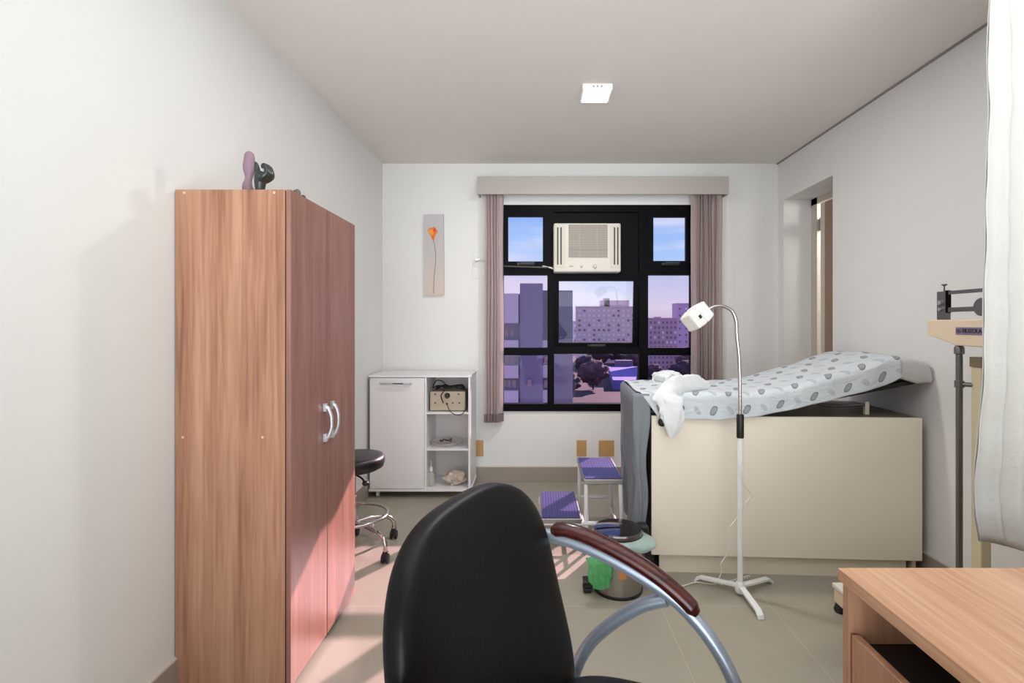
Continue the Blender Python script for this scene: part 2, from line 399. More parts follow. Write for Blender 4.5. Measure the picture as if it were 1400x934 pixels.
# ------------------------------------------------------------------ air conditioner
Ya = 4.06
t = thing('air_conditioner', 'cream window air conditioner set in the black panel above the centre pane', 'air conditioner', W(803, 372, Ya))
a = W(757, 305, Ya); b = W(849, 372, Ya)
bm = BM(); box(bm, a.x, b.x, Ya, YB+.3, b.z, a.z); body = obj('casing', bm, M['acw'], t, bev=.012)
g0 = W(777.5, 307.5, Ya); g1 = W(830.5, 352, Ya)
bm = BM(); box(bm, g0.x, g1.x, Ya-.006, Ya+.01, g1.z, g0.z); gr = obj('front_grille', bm, M['acg'], t)
bm = BM()
for k in range(1, 14):
    z = g1.z+(g0.z-g1.z)*k/14; box(bm, g0.x+.004, g1.x-.004, Ya-.0085, Ya-.005, z-.0015, z+.0015)
for px in (792, 816): q = W(px, 330, Ya); box(bm, q.x-.003, q.x+.003, Ya-.010, Ya-.005, g1.z, g0.z)
q = W(800, 341, Ya); box(bm, g0.x, g1.x, Ya-.010, Ya-.005, q.z-.002, q.z+.002)
obj('grille_bars', bm, mat('grille_bar', srgb(166,158,150), .6), t)
for (u0, u1, slots) in ((759.5, 773, (762.5, 767)), (834.5, 847, (840, 844.5))):
    p0 = W(u0, 308, Ya); p1 = W(u1, 366, Ya)
    bm = BM(); box(bm, p0.x, p1.x, Ya-.004, Ya+.01, p1.z, p0.z); lv = obj('side_louvre', bm, mat('louvre_frame', srgb(200,194,180), .5), t)
    for s in slots:
        q0 = W(s-1, 311, Ya); q1 = W(s+1, 362, Ya)
        bm = BM(); box(bm, q0.x, q1.x, Ya-.006, Ya, q1.z, q0.z); obj('slot', bm, M['acd'], lv)
for px, r in ((795, .010), (813, .015)):
    c = W(px, 364, Ya); bm = BM()
    lathe(bm, [(r, 0), (r, .012), (r*.8, .016)], 0, 0, 20, Matrix.Translation((c.x, Ya+.001, c.z)) @ Matrix.Rotation(PI/2, 4, 'X'))
    box(bm, c.x-r*.18, c.x+r*.18, Ya-.022, Ya-.012, c.z-r*.9, c.z+r*.9); obj('knob', bm, mat('ac_knob', srgb(196,190,178), .4), t)
c = W(781, 364.3, Ya); bm = BM(); box(bm, c.x-.014, c.x+.014, Ya-.002, Ya+.001, c.z-.004, c.z+.004); obj('name_badge', bm, M['acg'], t)
bm = BM(); tube(bm, [W(758, 368, 4.13), W(752, 366, 4.12), W(742, 364, 4.15)], .006, 8); obj('power_cord', bm, M['cable'], t)

# ------------------------------------------------------------------ vertical blind
Yv = 4.045
t = thing('vertical_blind', 'taupe vertical blind with box valance, vanes drawn to both sides of the window', 'blind', W(824, 254, Yv))
v0 = W(652.5, 241.5, Yv-.0); v1 = W(996.5, 265.5, Yv)
bm = BM(); box(bm, v0.x, v1.x, Yv, Yv+.012, v1.z, v0.z); box(bm, v0.x, v0.x+.012, Yv+.012, YB, v1.z-.0, v0.z); box(bm, v1.x-.012, v1.x, Yv+.012, YB, v1.z, v0.z)
box(bm, v0.x, v1.x, Yv+.012, YB, v0.z-.012, v0.z)
obj('valance', bm, M['taupe'], t, bev=.002)
bm = BM(); box(bm, v0.x+.03, v1.x-.03, Yv+.045, Yv+.085, v0.z-.05, v0.z-.012); obj('head_rail', bm, M['whitem'], t)
Ys = Yv+.065
def vane(px, ybot, ang, w=.085):
    z1 = v0.z-.05; z0 = W(px, ybot, Ys).z; x = W(px, 0, Ys).x
    R = Matrix.Translation((x, Ys, 0)) @ Matrix.Rotation(ang, 4, 'Z')
    bm = BM()
    def f(u, v): s = (u-.5); return R @ Vector((s*w, .010*math.cos(s*PI)+.003*math.sin(v*9+x*40), z0+(z1-z0)*v))
    grid(bm, f, 6, 24); o = obj('vane', bm, M['vane'], t, smooth=True, solid=.0008)
    bm = BM(); box(bm, -w/2, w/2, -.002, .012, z0, z0+.065, R); obj('bottom_weight', bm, M['vanew'], o)
for px, a_ in ((668, .95), (672, 1.05), (676.5, .9), (680.5, 1.05), (684, 1.0)): vane(px, 577, a_)
for px, a_ in ((950, .5), (955, .9), (961, 1.0), (966, .8), (972, 1.0), (978, .9), (983.5, .7)): vane(px, 560, a_)
bm = BM(); tube(bm, [W(994, 266, 4.1), W(995.5, 400, 4.1), W(995, 520, 4.1)], .0022, 6); obj('draw_cord', bm, M['cable'], t)
bm = BM(); lathe(bm, [(.021, 0), (.021, .006), (.008, .01), (.006, .05), (.012, .055), (.012, .065)], 0, 0, 20, Matrix.Translation(W(652.5, 356, YB)) @ Matrix.Rotation(PI/2, 4, 'X'))
q = W(653, 357, 4.115); tube(bm, [(q.x, 4.12, q.z), (q.x+.03, 4.11, q.z), (q.x+.07, 4.11, q.z-.003)], .005, 8)
tag(obj('curtain_holdback', bm, M['hsilver'], smooth='auto'), 'small metal holdback knob on the wall left of the blind', 'holdback')

# ------------------------------------------------------------------ ceiling light
def ceiling_light(x0, x1, y0, y1, label):
    t = thing('ceiling_light', label, 'light', ((x0+x1)/2, (y0+y1)/2, H))
    bm = BM(); box(bm, x0, x1, y0, y1, H-.033, H); obj('housing', bm, M['whitem'], t, bev=.003)
    bm = BM(); box(bm, x0+.012, x1-.012, y0+.012, y1-.008, H-.036, H-.032); obj('diffuser', bm, M['led'], t)
    for k in (-1, 0, 1):
        bm = BM(); lathe(bm, [(.0035, 0), (.0035, .002)], 0, 0, 12, Matrix.Translation(((x0+x1)/2+k*.022, y0, H-.016)) @ Matrix.Rotation(PI/2, 4, 'X')); obj('screw', bm, M['dsteel'], t)
    l = bpy.data.lights.new('led_lamp', 'AREA'); l.shape = 'RECTANGLE'; l.size = x1-x0-.02; l.size_y = y1-y0-.02; l.energy = 17; l.color = (1,.97,.93)
    lo = bpy.data.objects.new('led_lamp', l); COL.objects.link(lo); lo.location = ((x0+x1)/2, (y0+y1)/2, H-.04)
s_ = F/250.6
ceiling_light((796.2-CX)/250.6, (837.8-CX)/250.6, F/250.6, F/250.6+.166, 'square white surface mounted led ceiling light, glowing')

# ------------------------------------------------------------------ wardrobe
ax0, ax1, ay0, ay1, az1 = -1.245, -.866, 1.77, 2.40, 1.749
t = thing('wardrobe', 'tall two door wooden wardrobe with vertical grain against the left wall', 'wardrobe', ((ax0+ax1)/2, (ay0+ay1)/2, 0))
bm = BM(); box(bm, ax0, ax1, ay0, ay0+.018, 0, az1); sd = obj('side_panel', bm, M['wood'], t, bev=.0015)
bm = BM(); box(bm, ax0, ax1, ay1-.018, ay1, 0, az1); obj('side_panel', bm, M['wood'], t)
bm = BM(); box(bm, ax0, ax1, ay0+.018, ay1-.018, az1-.018, az1); obj('top_panel', bm, M['wood'], t)
bm = BM(); box(bm, ax0, ax1, ay0+.018, ay1-.018, .05, .068); obj('bottom_panel', bm, M['wood'], t)
bm = BM(); box(bm, ax0, ax0+.006, ay0+.018, ay1-.018, .068, az1-.018); obj('back_panel', bm, M['wood'], t)
bm = BM(); box(bm, ax1-.03, ax1-.012, ay0+.018, ay1-.018, 0, .05); obj('plinth', bm, M['dark'], t)
bm = BM(); box(bm, ax1, ax1+.004, ay0+.004, ay1-.004, .03, az1-.004); obj('door_gap_shade', bm, M['dark'], t)  # dark sheet painted as the shade in the gap behind the doors
for (y0, y1, hy) in ((ay0, 2.077, 2.045), (2.083, ay1, 2.115)):
    bm = BM(); box(bm, ax1+.004, ax1+.020, y0, y1, .025, az1); d = obj('door', bm, M['wood2'], t, bev=.0012)
    bm = BM(); X = ax1+.02; z0, z1 = .815, .967
    tube(bm, [(X, hy, z0+.012), (X+.018, hy, z0+.02), (X+.030, hy, z0+.05), (X+.032, hy, (z0+z1)/2), (X+.030, hy, z1-.05), (X+.018, hy, z1-.02), (X, hy, z1-.012)], lambda u: .0065+.004*abs(2*u-1)**2, 12, flat=1.0)
    box(bm, X, X+.014, hy-.01, hy+.01, z0, z0+.032); box(bm, X, X+.014, hy-.01, hy+.01, z1-.032, z1)
    obj('handle', bm, M['hsilver'], d, smooth='auto', bev=.002)
for px, py in ((250, 598), (359, 598), (252, 263.5), (375, 263.5)):
    c = W(px, py, ay0); bm = BM(); lathe(bm, [(.0045, 0), (.0045, .0012)], 0, 0, 14, Matrix.Translation(c) @ Matrix.Rotation(PI/2, 4, 'X')); obj('screw_cap', bm, mat('screw_cap', srgb(214,180,150), .4), sd)

# figurines on top
c = W(340.5, 258, 1.86); X0, Y0, Z0 = c.x, 1.86, az1
bm = BM(); prof = [(0,0,.026,.02),(-.001,.012,.023,.018),(-.006,.03,.019,.016),(-.006,.045,.016,.014),(-.001,.06,.0115,.012),(.001,.075,.014,.013),(.000,.092,.021,.016),(-.003,.11,.022,.017),(.000,.125,.019,.016),(.0015,.14,.019,.016),(.0015,.152,.016,.014),(.0015,.16,.010,.01),(.0015,.163,.003,.003)]
rings = []
for dx, z, rx, ry in prof:
    rings.append([bm.verts.new((X0+dx+rx*math.cos(a)*(1+.08*math.sin(3*a+z*60)), Y0+ry*math.sin(a), Z0+z)) for a in (2*PI*k/20 for k in range(20))])
for a, b in zip(rings, rings[1:]):
    for k in range(20): bm.faces.new((a[k], a[(k+1)%20], b[(k+1)%20], b[k]))
bm.faces.new(rings[0][::-1]); bm.faces.new(rings[-1])
tag(obj('abstract_figurine', bm, M['pink'], smooth=True, sub=1), 'slender mauve figurine standing on the wardrobe, left of the dark hand', 'figurine')
# dark hand sculpture, skinned
def skin(name, pts, edges, m, parent=None, sub=2):
    me = bpy.data.meshes.new(name); me.from_pydata([p[0] for p in pts], edges, []); me.update()
    o = bpy.data.objects.new(name, me); COL.objects.link(o); me.materials.append(m)
    md = o.modifiers.new('skin', 'SKIN'); md.use_smooth_shade = True
    lay = me.skin_vertices[0].data if me.skin_vertices else None
    if lay is None:
        bpy.context.view_layer.objects.active = o
        lay = me.skin_vertices[0].data
    for i, (p, r) in enumerate(pts):
        lay[i].radius = (r, r) if not isinstance(r, tuple) else r; lay[i].use_root = (i == 0)
    md2 = o.modifiers.new('sub', 'SUBSURF'); md2.levels = sub; md2.render_levels = sub
    return o
Yh = 1.84; hs = Yh/F
def hp(px, py, dy=0): q = W(px, py, Yh); return (q.x, Yh+dy, q.z)
zb = az1
def chain(bm, pts, rs, seg=14): 
    P = [Vector(p) for p in pts]
    tube(bm, P, lambda u: rs[min(len(rs)-1, int(u*(len(rs)-1)))]*(1-(u*(len(rs)-1))%1)+rs[min(len(rs)-1, int(u*(len(rs)-1))+1)]*((u*(len(rs)-1))%1), seg, n=5)
bm = BM()
b0 = hp(355.5, 258); base = Vector((b0[0], Yh, zb))
chain(bm, [base, base+Vector((0,0,.02)), hp(356, 247), hp(357.5, 240), hp(359, 235)], [.0175, .0165, .021, .0235, .015])
chain(bm, [hp(353.5, 243), hp(352.5, 234, -.004), hp(352, 227, -.006), hp(350.3, 222, -.006)], [.014, .011, .008, .004])
for k, (dy, e) in enumerate(((-.018, 0), (-.006, .8), (.007, 1.0), (.019, .2))):
    chain(bm, [hp(359, 246, dy*.6), hp(363.5+e*.4, 243, dy), hp(368+e*.5, 238.5+k*.3, dy), hp(367.3+e*.3, 232, dy), hp(365, 227.5-e*.6, dy), hp(362.5, 229-e*.6, dy), hp(362.2, 232.5-e*.5, dy)], [.013, .0115, .0095, .008, .0075, .006, .004])
o = obj('hand_sculpture', bm, M['bronze'], smooth=True)
md = o.modifiers.new('fuse', 'REMESH'); md.mode = 'VOXEL'; md.voxel_size = .0025; md.use_smooth_shade = True
md = o.modifiers.new('soft', 'SMOOTH'); md.iterations = 4
tag(o, 'dark green sculpture of a hand with curled fingers on the wardrobe', 'sculpture')
for i, (px, py, Yp, r) in enumerate(((404.5, 268, 1.885, .011), (411.5, 273.5, 1.93, .010))):
    X = -.878; bm = BM()
    superell(bm, r*1.2, r, r*(1.5 if i == 0 else 1.1), .9, .9, lambda p: Vector((X, Yp, az1+r*(1.45 if i == 0 else 1.05)))+jit(p, .003, 90), 20, 12)
    tag(obj('pebble', bm, M['stone'] if i == 0 else M['bronze'], smooth=True), ('small brownish pebble on the front edge of the wardrobe top, nearer of two' if i == 0 else 'small dark pebble on the front edge of the wardrobe top, farther of two'), 'pebble')

# ------------------------------------------------------------------ white cabinet
kx0, kx1, ky0, ky1, kz0, kz1 = -1.225, -.481, 3.785, 4.15, .052, .911
t = thing('cabinet', 'low white cabinet on casters with one door and open shelves', 'cabinet', ((kx0+kx1)/2, (ky0+ky1)/2, 0))
bm = BM(); box(bm, kx0-.006, kx1+.006, ky0-.006, ky1, kz1-.016, kz1); obj('top_panel', bm, M['white'], t, bev=.001)
bm = BM(); box(bm, kx0-.006, kx1+.006, ky0-.006, ky1, kz0, kz0+.018); obj('bottom_panel', bm, M['white'], t, bev=.001)
xm = (580.5-CX)*ky0/F
for x0, x1 in ((kx0, kx0+.015), (kx1-.015, kx1), (xm-.0, xm+.015)):
    bm = BM(); box(bm, x0, x1, ky0+(.0 if x0 != kx0 else .018), ky1, kz0+.018, kz1-.016); obj('side_panel' if x0 != xm else 'divider', bm, M['white'], t)
bm = BM(); box(bm, kx0+.015, kx1-.015, ky1-.006, ky1, kz0+.018, kz1-.016); obj('back_panel', bm, M['white_in'], t)
sz = [W(0, 564, ky0).z, W(0, 614, ky0).z]
for z in sz:
    bm = BM(); box(bm, xm+.015, kx1-.015, ky0+.004, ky1-.006, z-.013, z); obj('shelf', bm, M['white'], t)
bm = BM(); box(bm, kx0+.001, xm-.002, ky0-.002, ky0+.016, kz0+.022, kz1-.020); d = obj('door', bm, M['white'], t, bev=.001)
p0 = W(520.5, 524, ky0); p1 = W(562, 524.5, ky0)
bm = BM(); tube(bm, [(p0.x, ky0-.002, p0.z), (p0.x+.02, ky0-.022, p0.z), ((p0.x+p1.x)/2, ky0-.026, p0.z), (p1.x-.02, ky0-.022, p1.z), (p1.x, ky0-.002, p1.z)], lambda u: .0055+.0035*abs(2*u-1), 10)
hd = obj('handle', bm, M['hsilver'], d, smooth=True)
bm = BM(); box(bm, (p0.x+p1.x)/2-.015, (p0.x+p1.x)/2+.06, ky0-.0335, ky0-.031, p0.z-.004, p0.z+.003); obj('handle_inlay', bm, M['blackp'], d)
for x in (kx0+.05, kx1-.05):
    for y in (ky0+.045, ky1-.05):
        bm = BM(); box(bm, x-.014, x+.014, y-.014, y+.014, .035, kz0); lathe(bm, [(.019, -.011), (.021, -.008), (.021, .008), (.019, .011)], 0, 0, 18, Matrix.Translation((x, y, .021)) @ Matrix.Rotation(PI/2, 4, 'Y'))
        obj('caster', bm, M['rubber'], t, smooth='auto')
# fetal monitor like box
zt = sz[0]; m0 = W(588, 560, 3.83); m1 = W(636, 533, 3.83)
t = thing('medical_device', 'beige metal device with black knob on the top shelf of the white cabinet', 'device', ((m0.x+m1.x)/2, 3.93, zt))
bm = BM(); box(bm, m0.x, m1.x, 3.83, 4.03, zt+.006, zt+.148); body = obj('case', bm, M['tan'], t, bev=.004)
for x in (m0.x+.02, m1.x-.02):
    for y in (3.85, 4.01):
        bm = BM(); lathe(bm, [(.01, zt), (.01, zt+.007)], x, y, 12); obj('foot', bm, M['blackp'], t)
c = W(611.5, 541, 3.83); bm = BM(); lathe(bm, [(.021, -.001), (.021, .006), (.016, .018), (.014, .02)], 0, 0, 24, Matrix.Translation((c.x, 3.83, c.z)) @ Matrix.Rotation(PI/2, 4, 'X')); obj('knob', bm, M['blackp'], t, smooth='auto')
for px, py, r in ((595, 539, .006), (627, 539, .006), (595, 551, .006), (611, 552, .008), (619, 551, .006), (628, 551, .006)):
    c = W(px, py, 3.83); bm = BM(); lathe(bm, [(r, -.001), (r, .006)], 0, 0, 14, Matrix.Translation((c.x, 3.83, c.z)) @ Matrix.Rotation(PI/2, 4, 'X')); obj('socket', bm, M['acd'], t)
zc = zt+.152
bm = BM(); w = lambda px, py, Y: W(px, py, Y)
tube(bm, [w(606, 551, 3.822), w(603, 541, 3.80), w(608, 532, 3.80), w(600, 527, 3.86), w(592, 530, 3.88), w(596, 521, 3.92), w(604, 521, 3.92), w(611, 527, 3.88), w(620, 529, 3.86), (m1.x-.01, 3.88, zc+.005), w(638, 534, 3.84), w(640, 548, 3.81)], .004, 8)
tube(bm, [w(611, 552, 3.822), w(614, 560, 3.79), w(622, 567, 3.775), w(632, 566, 3.775), w(637, 556, 3.79), w(637, 540, 3.81)], .0028, 8)
obj('cable', bm, M['blackp'], t, smooth=True)
bm = BM()
for i in range(5):
    yy = 3.89+i*.02; tube(bm, [(m0.x+.03, yy, zc+.005), (m0.x+.05+.01*i, yy+.01, zc+.028), (m0.x+.13, yy, zc+.018+.005*(i%2)), (m1.x-.05, yy+.01, zc+.03), (m1.x-.02, yy, zc+.006)], .006, 8)
obj('cable_bundle', bm, M['blackp'], t, smooth=True)
# glass dish with instrument
dc = W(611, 604, 3.90)
bm = BM(); lathe(bm, [(.06, sz[1]+.001), (.09, sz[1]+.006), (.125, sz[1]+.03), (.128, sz[1]+.032), (.122, sz[1]+.03), (.085, sz[1]+.012), (.01, sz[1]+.008)], dc.x-.005, 3.925, 36)
t = tag(obj('glass_dish', bm, M['plastic'], smooth=True), 'shallow clear dish on the middle shelf of the white cabinet', 'dish')
bm = BM(); zz = sz[1]+.034
tube(bm, [(dc.x-.04, 3.87, zz), (dc.x-.01, 3.88, zz+.014), (dc.x+.03, 3.87, zz+.004)], .005, 8); tube(bm, [(dc.x-.035, 3.92, zz+.012), (dc.x, 3.9, zz+.002), (dc.x+.035, 3.90, zz+.018), (dc.x+.035, 3.87, zz)], .004, 8)
lathe(bm, [(.010, zz-.002), (.012, zz+.006), (.007, zz+.01)], dc.x-.045, 3.895, 14)
tag(obj('clamp_instrument', bm, M['acd'], smooth=True), 'small dark metal instrument lying in the clear dish', 'instrument')
# dispenser bottle
zf = kz0+.018; bc = W(589.5, 650, 3.86)
t = thing('dispenser_bottle', 'clear bottle with white pump on the bottom shelf of the cabinet', 'bottle', (bc.x, 3.86, zf))
bm = BM(); lathe(bm, [(.024, zf), (.026, zf+.004), (.026, zf+.075), (.022, zf+.095), (.010, zf+.106), (.010, zf+.112)], bc.x, 3.86, 24); obj('bottle_body', bm, M['plastic'], t, smooth='auto')
bm = BM(); lathe(bm, [(.013, zf+.112), (.013, zf+.142), (.009, zf+.146), (.003, zf+.147), (.003, zf+.19)], bc.x, 3.86, 18); obj('pump', bm, M['whitem'], t, smooth='auto')
# crumpled plastic bag
def crumple(cx, cy, z0, ax, ay, az, seed, amp=.25, e=.9):
    bm = BM()
    def f(p):
        q = p.copy(); nn = mnoise.noise_vector((p/max(ax, az))*2.2+Vector((seed, 0, 0))); q += Vector((nn.x*ax, nn.y*ay, nn.z*az))*amp
        n2 = mnoise.noise_vector((p/max(ax, az))*6+Vector((seed, 3, 0))); q += Vector((n2.x*ax, n2.y*ay, n2.z*az))*amp*.35
        q += Vector((cx, cy, z0+az)); q.z = max(q.z, z0+.0005); return q
    superell(bm, ax, ay, az, e, e, f, 56, 36); return bm
gc = W(622, 652, 3.88)
tag(obj('plastic_bag', crumple(gc.x+.0, 3.9, zf, .075, .06, .05, 4.2, .45), mat('brownish_plastic', srgb(205,190,178), .3), smooth='auto'), 'crumpled beige plastic packet on the bottom shelf of the cabinet', 'bag')

# ------------------------------------------------------------------ painting, plates
t = thing('painting', 'narrow tall canvas of an orange flower hanging on the end wall', 'painting', W(593, 348, YB))
Yp = YB-.025
c0, c1, c2, c3 = W(579, 293.5, Yp), W(606.3, 293, Yp), W(607.3, 403.5, Yp), W(580.3, 404.5, Yp)
bm = BM(); fr = [bm.verts.new(v) for v in (c0, c1, c2, c3)]; bk = [bm.verts.new(v+Vector((0, .025, 0))) for v in (c0, c1, c2, c3)]
bm.faces.new(fr); bm.faces.new(bk[::-1])
for k in range(4): bm.faces.new((fr[k], fr[(k+1)%4], bk[(k+1)%4], bk[k]))
def canvas_mat():
    m = bpy.data.materials.new('painted_canvas'); m.use_nodes = True; nt = m.node_tree; b = nt.nodes['Principled BSDF']; b.inputs['Roughness'].default_value = .7
    tc = nt.nodes.new('ShaderNodeTexCoord'); s = nt.nodes.new('ShaderNodeSeparateXYZ'); nt.links.new(tc.outputs['Generated'], s.inputs[0])
    n = nt.nodes.new('ShaderNodeTexNoise'); n.inputs['Scale'].default_value = 4; nt.links.new(tc.outputs['Generated'], n.inputs['Vector'])
    a = nt.nodes.new('ShaderNodeMath'); a.operation = 'MULTIPLY_ADD'; nt.links.new(n.outputs['Fac'], a.inputs[0]); a.inputs[1].default_value = .35; nt.links.new(s.outputs[2], a.inputs[2])
    cr = nt.nodes.new('ShaderNodeValToRGB'); cr.color_ramp.elements[0].position = .25; cr.color_ramp.elements[0].color = srgb(206,192,182); cr.color_ramp.elements[1].position = .95; cr.color_ramp.elements[1].color = srgb(190,188,190)
    nt.links.new(a.outputs[0], cr.inputs['Fac']); nt.links.new(cr.outputs['Color'], b.inputs['Base Color']); return m
obj('canvas', bm, canvas_mat(), t)
def flat_poly(name, pts, m, par, dy):
    bm = BM(); bm.faces.new([bm.verts.new(W(x, y, Yp)+Vector((0, dy, 0))) for x, y in pts]); return obj(name, bm, m, par, fix=False)
fl = flat_poly('flower', [(584.8,316),(586,313),(588.5,311),(591,311.8),(594,309.8),(595.5,312.5),(598.8,316.5),(596.5,320),(594.5,324),(593,330),(592,330),(589,323)], mat('orange_paint', srgb(232,112,36), .6), t, -.001)
flat_poly('petal', [(585.5,316),(588,313),(591.5,314),(592.5,319),(590.8,322.5),(588.5,321)], mat('yellow_orange_paint', srgb(240,158,48), .6), fl, -.002)
flat_poly('petal', [(593,313.5),(595,311.5),(595.8,313.5),(594.5,317),(593.2,316.5)], mat('red_paint', srgb(206,66,40), .6), fl, -.002)
bm = BM(); pts = [W(x, y, Yp)+Vector((0,-.001,0)) for x, y in ((592.8,328),(594.5,338),(595.8,352),(594.8,368),(593.3,382),(593,401))]; tube(bm, pts, .0026, 6, flat=.25)
obj('stem', bm, mat('stem_paint', srgb(138,128,120), .7), t)
for i, (x0, x1, lab) in enumerate(((649.5, 661, 'tan blank socket plate on the wall beside the white cabinet'), (788.3, 801.8, 'tan blank socket plate above the step stool, left of two'), (818.5, 839.5, 'wide tan blank socket plate beside the draped couch'))):
    a = W(x0, 602, YB); b = W(x1, 623.5, YB)
    bm = BM(); box(bm, a.x, b.x, YB-.008, YB, b.z, a.z); p = tag(obj('socket_plate', bm, M['ochre'], bev=.002), lab, 'wall plate')
a = W(646, 344, YB); b = W(663, 381, YB)
bm = BM(); box(bm, a.x, b.x, YB-.006, YB, b.z, a.z); tag(obj('switch_plate', bm, M['wall'], bev=.002), 'white blank switch plate behind the holdback knob', 'wall plate')

# ------------------------------------------------------------------ round stool
sx, sy = -1.045, 2.94
t = thing('round_stool', 'round black stool with chrome ring base, half hidden behind the wardrobe', 'stool', (sx, sy, 0))
bm = BM(); zs = .535
lathe(bm, [(.02, zs-.085), (.14, zs-.082), (.166, zs-.068), (.173, zs-.045), (.174, zs-.022), (.166, zs-.006), (.14, zs), (.02, zs+.003)], sx, sy, 48); obj('seat', bm, M['vinyl'], t, smooth=True)
bm = BM(); lathe(bm, [(.022, .12), (.022, .30), (.014, .30), (.014, zs-.08), (.05, zs-.08)], sx, sy, 20); obj('column', bm, M['chrome'], t, smooth='auto')
bm = BM(); tube(bm, [(sx, sy, zs-.11), (sx+.06, sy-.05, zs-.115), (sx+.09, sy-.08, zs-.13)], .005, 8); superell(bm, .02, .02, .014, 1, 1, lambda p: p+Vector((sx+.10, sy-.09, zs-.135)), 16, 10); obj('height_lever', bm, M['blackp'], t, smooth=True)
bm = BM(); N = 48; rr = .19
tube(bm, [(sx+rr*math.cos(2*PI*k/N), sy+rr*math.sin(2*PI*k/N), .19) for k in range(N+1)], .009, 10, False, cap=False); obj('foot_ring', bm, M['chrome'], t, smooth=True)
for k in range(5):
    a = -.663+2*PI*k/5; u = Vector((math.cos(a), math.sin(a), 0)); c = Vector((sx, sy, 0))
    r1 = (.30 if k == 0 else .235) if k in (0,1,4) else .185
    if c.x-abs(r1) < XL and u.x < -.3: r1 = .165
    bm = BM(); tube(bm, [c+u*.02+Vector((0,0,.15)), c+u*.10+Vector((0,0,.155)), c+u*(r1-.04)+Vector((0,0,.14)), c+u*r1+Vector((0,0,.10)), c+u*r1+Vector((0,0,.06))], .012, 10)
    tube(bm, [c+u*min(.19, r1-.02)+Vector((0,0,.19)), c+u*min(.19, r1-.02)+Vector((0,0,.13))], .006, 8, False)
    lg = obj('leg', bm, M['chrome'], t, smooth=True)
    bm = BM(); p = c+u*r1; box(bm, p.x-.012, p.x+.012, p.y-.012, p.y+.012, .03, .062)
    for s in (-1, 1): lathe(bm, [(.022, 0), (.025, .003), (.025, .011), (.022, .014)], 0, 0, 18, Matrix.Translation((p.x+s*.012-.007, p.y, .025)) @ Matrix.Rotation(PI/2, 4, 'Y'))
    obj('caster', bm, M['blackp'], lg, smooth='auto')

# ------------------------------------------------------------------ step stool
t = thing('step_stool', 'white two step metal stool with violet ribbed treads beside the couch', 'step stool', (.26, 3.09, 0))
y0, y1 = 2.86, 3.33
def tread(x0, x1, z):
    bm = BM(); box(bm, x0, x1, y0, y1, z-.03, z-.002); fr = obj('tread', bm, M['steel'], t, bev=.003)
    bm = BM(); box(bm, x0+.009, x1-.009, y0+.012, y1-.012, z-.004, z+.002); obj('rubber_mat', bm, M['mat'], fr)
tread(.030, .258, .20); tread(.270, .492, .42)
TR = .0125
for (x, zt_, xb) in ((.285, .39, .285), (.478, .39, .495)):
    for y in (y0+.02, y1-.02):
        bm = BM(); tube(bm, [(x, y, zt_), (xb, y, .012)], TR, 12, False); obj('leg', bm, M['whitem'], t, smooth='auto')
for y in (y0+.012, y1-.012):
    bm = BM(); tube(bm, [(.045, y, .012), (.038, y, .10), (.030, y, .15), (.038, y, .165), (.06, y, .168), (.30, y, .168), (.47, y, .168)], .011, 12); obj('leg', bm, M['whitem'], t, smooth='auto')
for x in (.285, .485):
    bm = BM(); tube(bm, [(x, y0+.02, .10), (x, y1-.02, .10)], .009, 10, False); obj('crossbar', bm, M['whitem'], t, smooth='auto')
bm = BM(); tube(bm, [(.285, y1-.02, .26), (.482, y1-.02, .26)], .010, 10, False); obj('crossbar', bm, M['whitem'], t, smooth='auto')
for (x, y) in ((.285,y0+.02),(.495,y0+.02),(.285,y1-.02),(.495,y1-.02),(.045,y0+.012),(.045,y1-.012)):
    bm = BM(); lathe(bm, [(.015, 0), (.016, .012), (.013, .02)], x, y, 14); obj('rubber_foot', bm, M['blackp'], t)

# ------------------------------------------------------------------ pedal bin
bx, by = .402, 2.49
t = thing('pedal_bin', 'steel pedal bin with a liner and mirror lid in front of the couch', 'bin', (bx, by, 0))
bm = BM(); lathe(bm, [(.117, 0), (.118, .012), (.112, .016)], bx, by, 48); obj('base_ring', bm, M['blackp'], t, smooth='auto')
bm = BM(); lathe(bm, [(.114, .014), (.115, .27), (.1, .27)], bx, by, 56); obj('body', bm, M['steel'], t, smooth='auto')
bm = BM(); lathe(bm, [(.110, .27), (.117, .276), (.118, .290), (.113, .297), (.06, .302), (.001, .303)], bx, by, 56); obj('lid', bm, M['lidm'], t, smooth='auto')
bm = BM(); box(bm, bx+.10, bx+.155, by+.02, by+.08, .235, .295); obj('hinge', bm, M['blackp'], t, bev=.01)
bm = BM(); box(bm, bx-.165, bx-.105, by-.045, by+.01, .02, .035); box(bm, bx-.172, bx-.135, by-.05, by+.015, .035, .055); box(bm, bx-.172, bx-.135, by-.05, by+.015, .002, .022)
obj('pedal', bm, M['blackp'], t, bev=.004)
c = W(846, 780, by-.115)
bm = BM()
grid(bm, lambda u, v: Vector((bx+.1165*math.cos(-PI/2-.12+.30*u), by+.1165*math.sin(-PI/2-.12+.30*u), .10+.045*v)), 8, 2); obj('label', bm, M['orange'], t)
def skirt(u, v):
    a = 2*PI*u; r = .119+.012*math.sin(v*PI)+v*.012+.006*v*math.sin(a*7)+.004*v*math.sin(a*13+1)+.05*math.sin(min(1,v*1.4)*PI/2)*max(0, math.cos(a+.25))**3+.02*v*max(0, -math.cos(a+.4))**3
    return Vector((bx+r*math.cos(a), by+r*math.sin(a), .272-v*(.055+.02*math.sin(a*2+.5)+.010*math.sin(a*5))))
bm = BM(); grid(bm, skirt, 120, 10); obj('liner', bm, M['bag'], t, smooth=True)
gq = W(821, 780, by-.13)
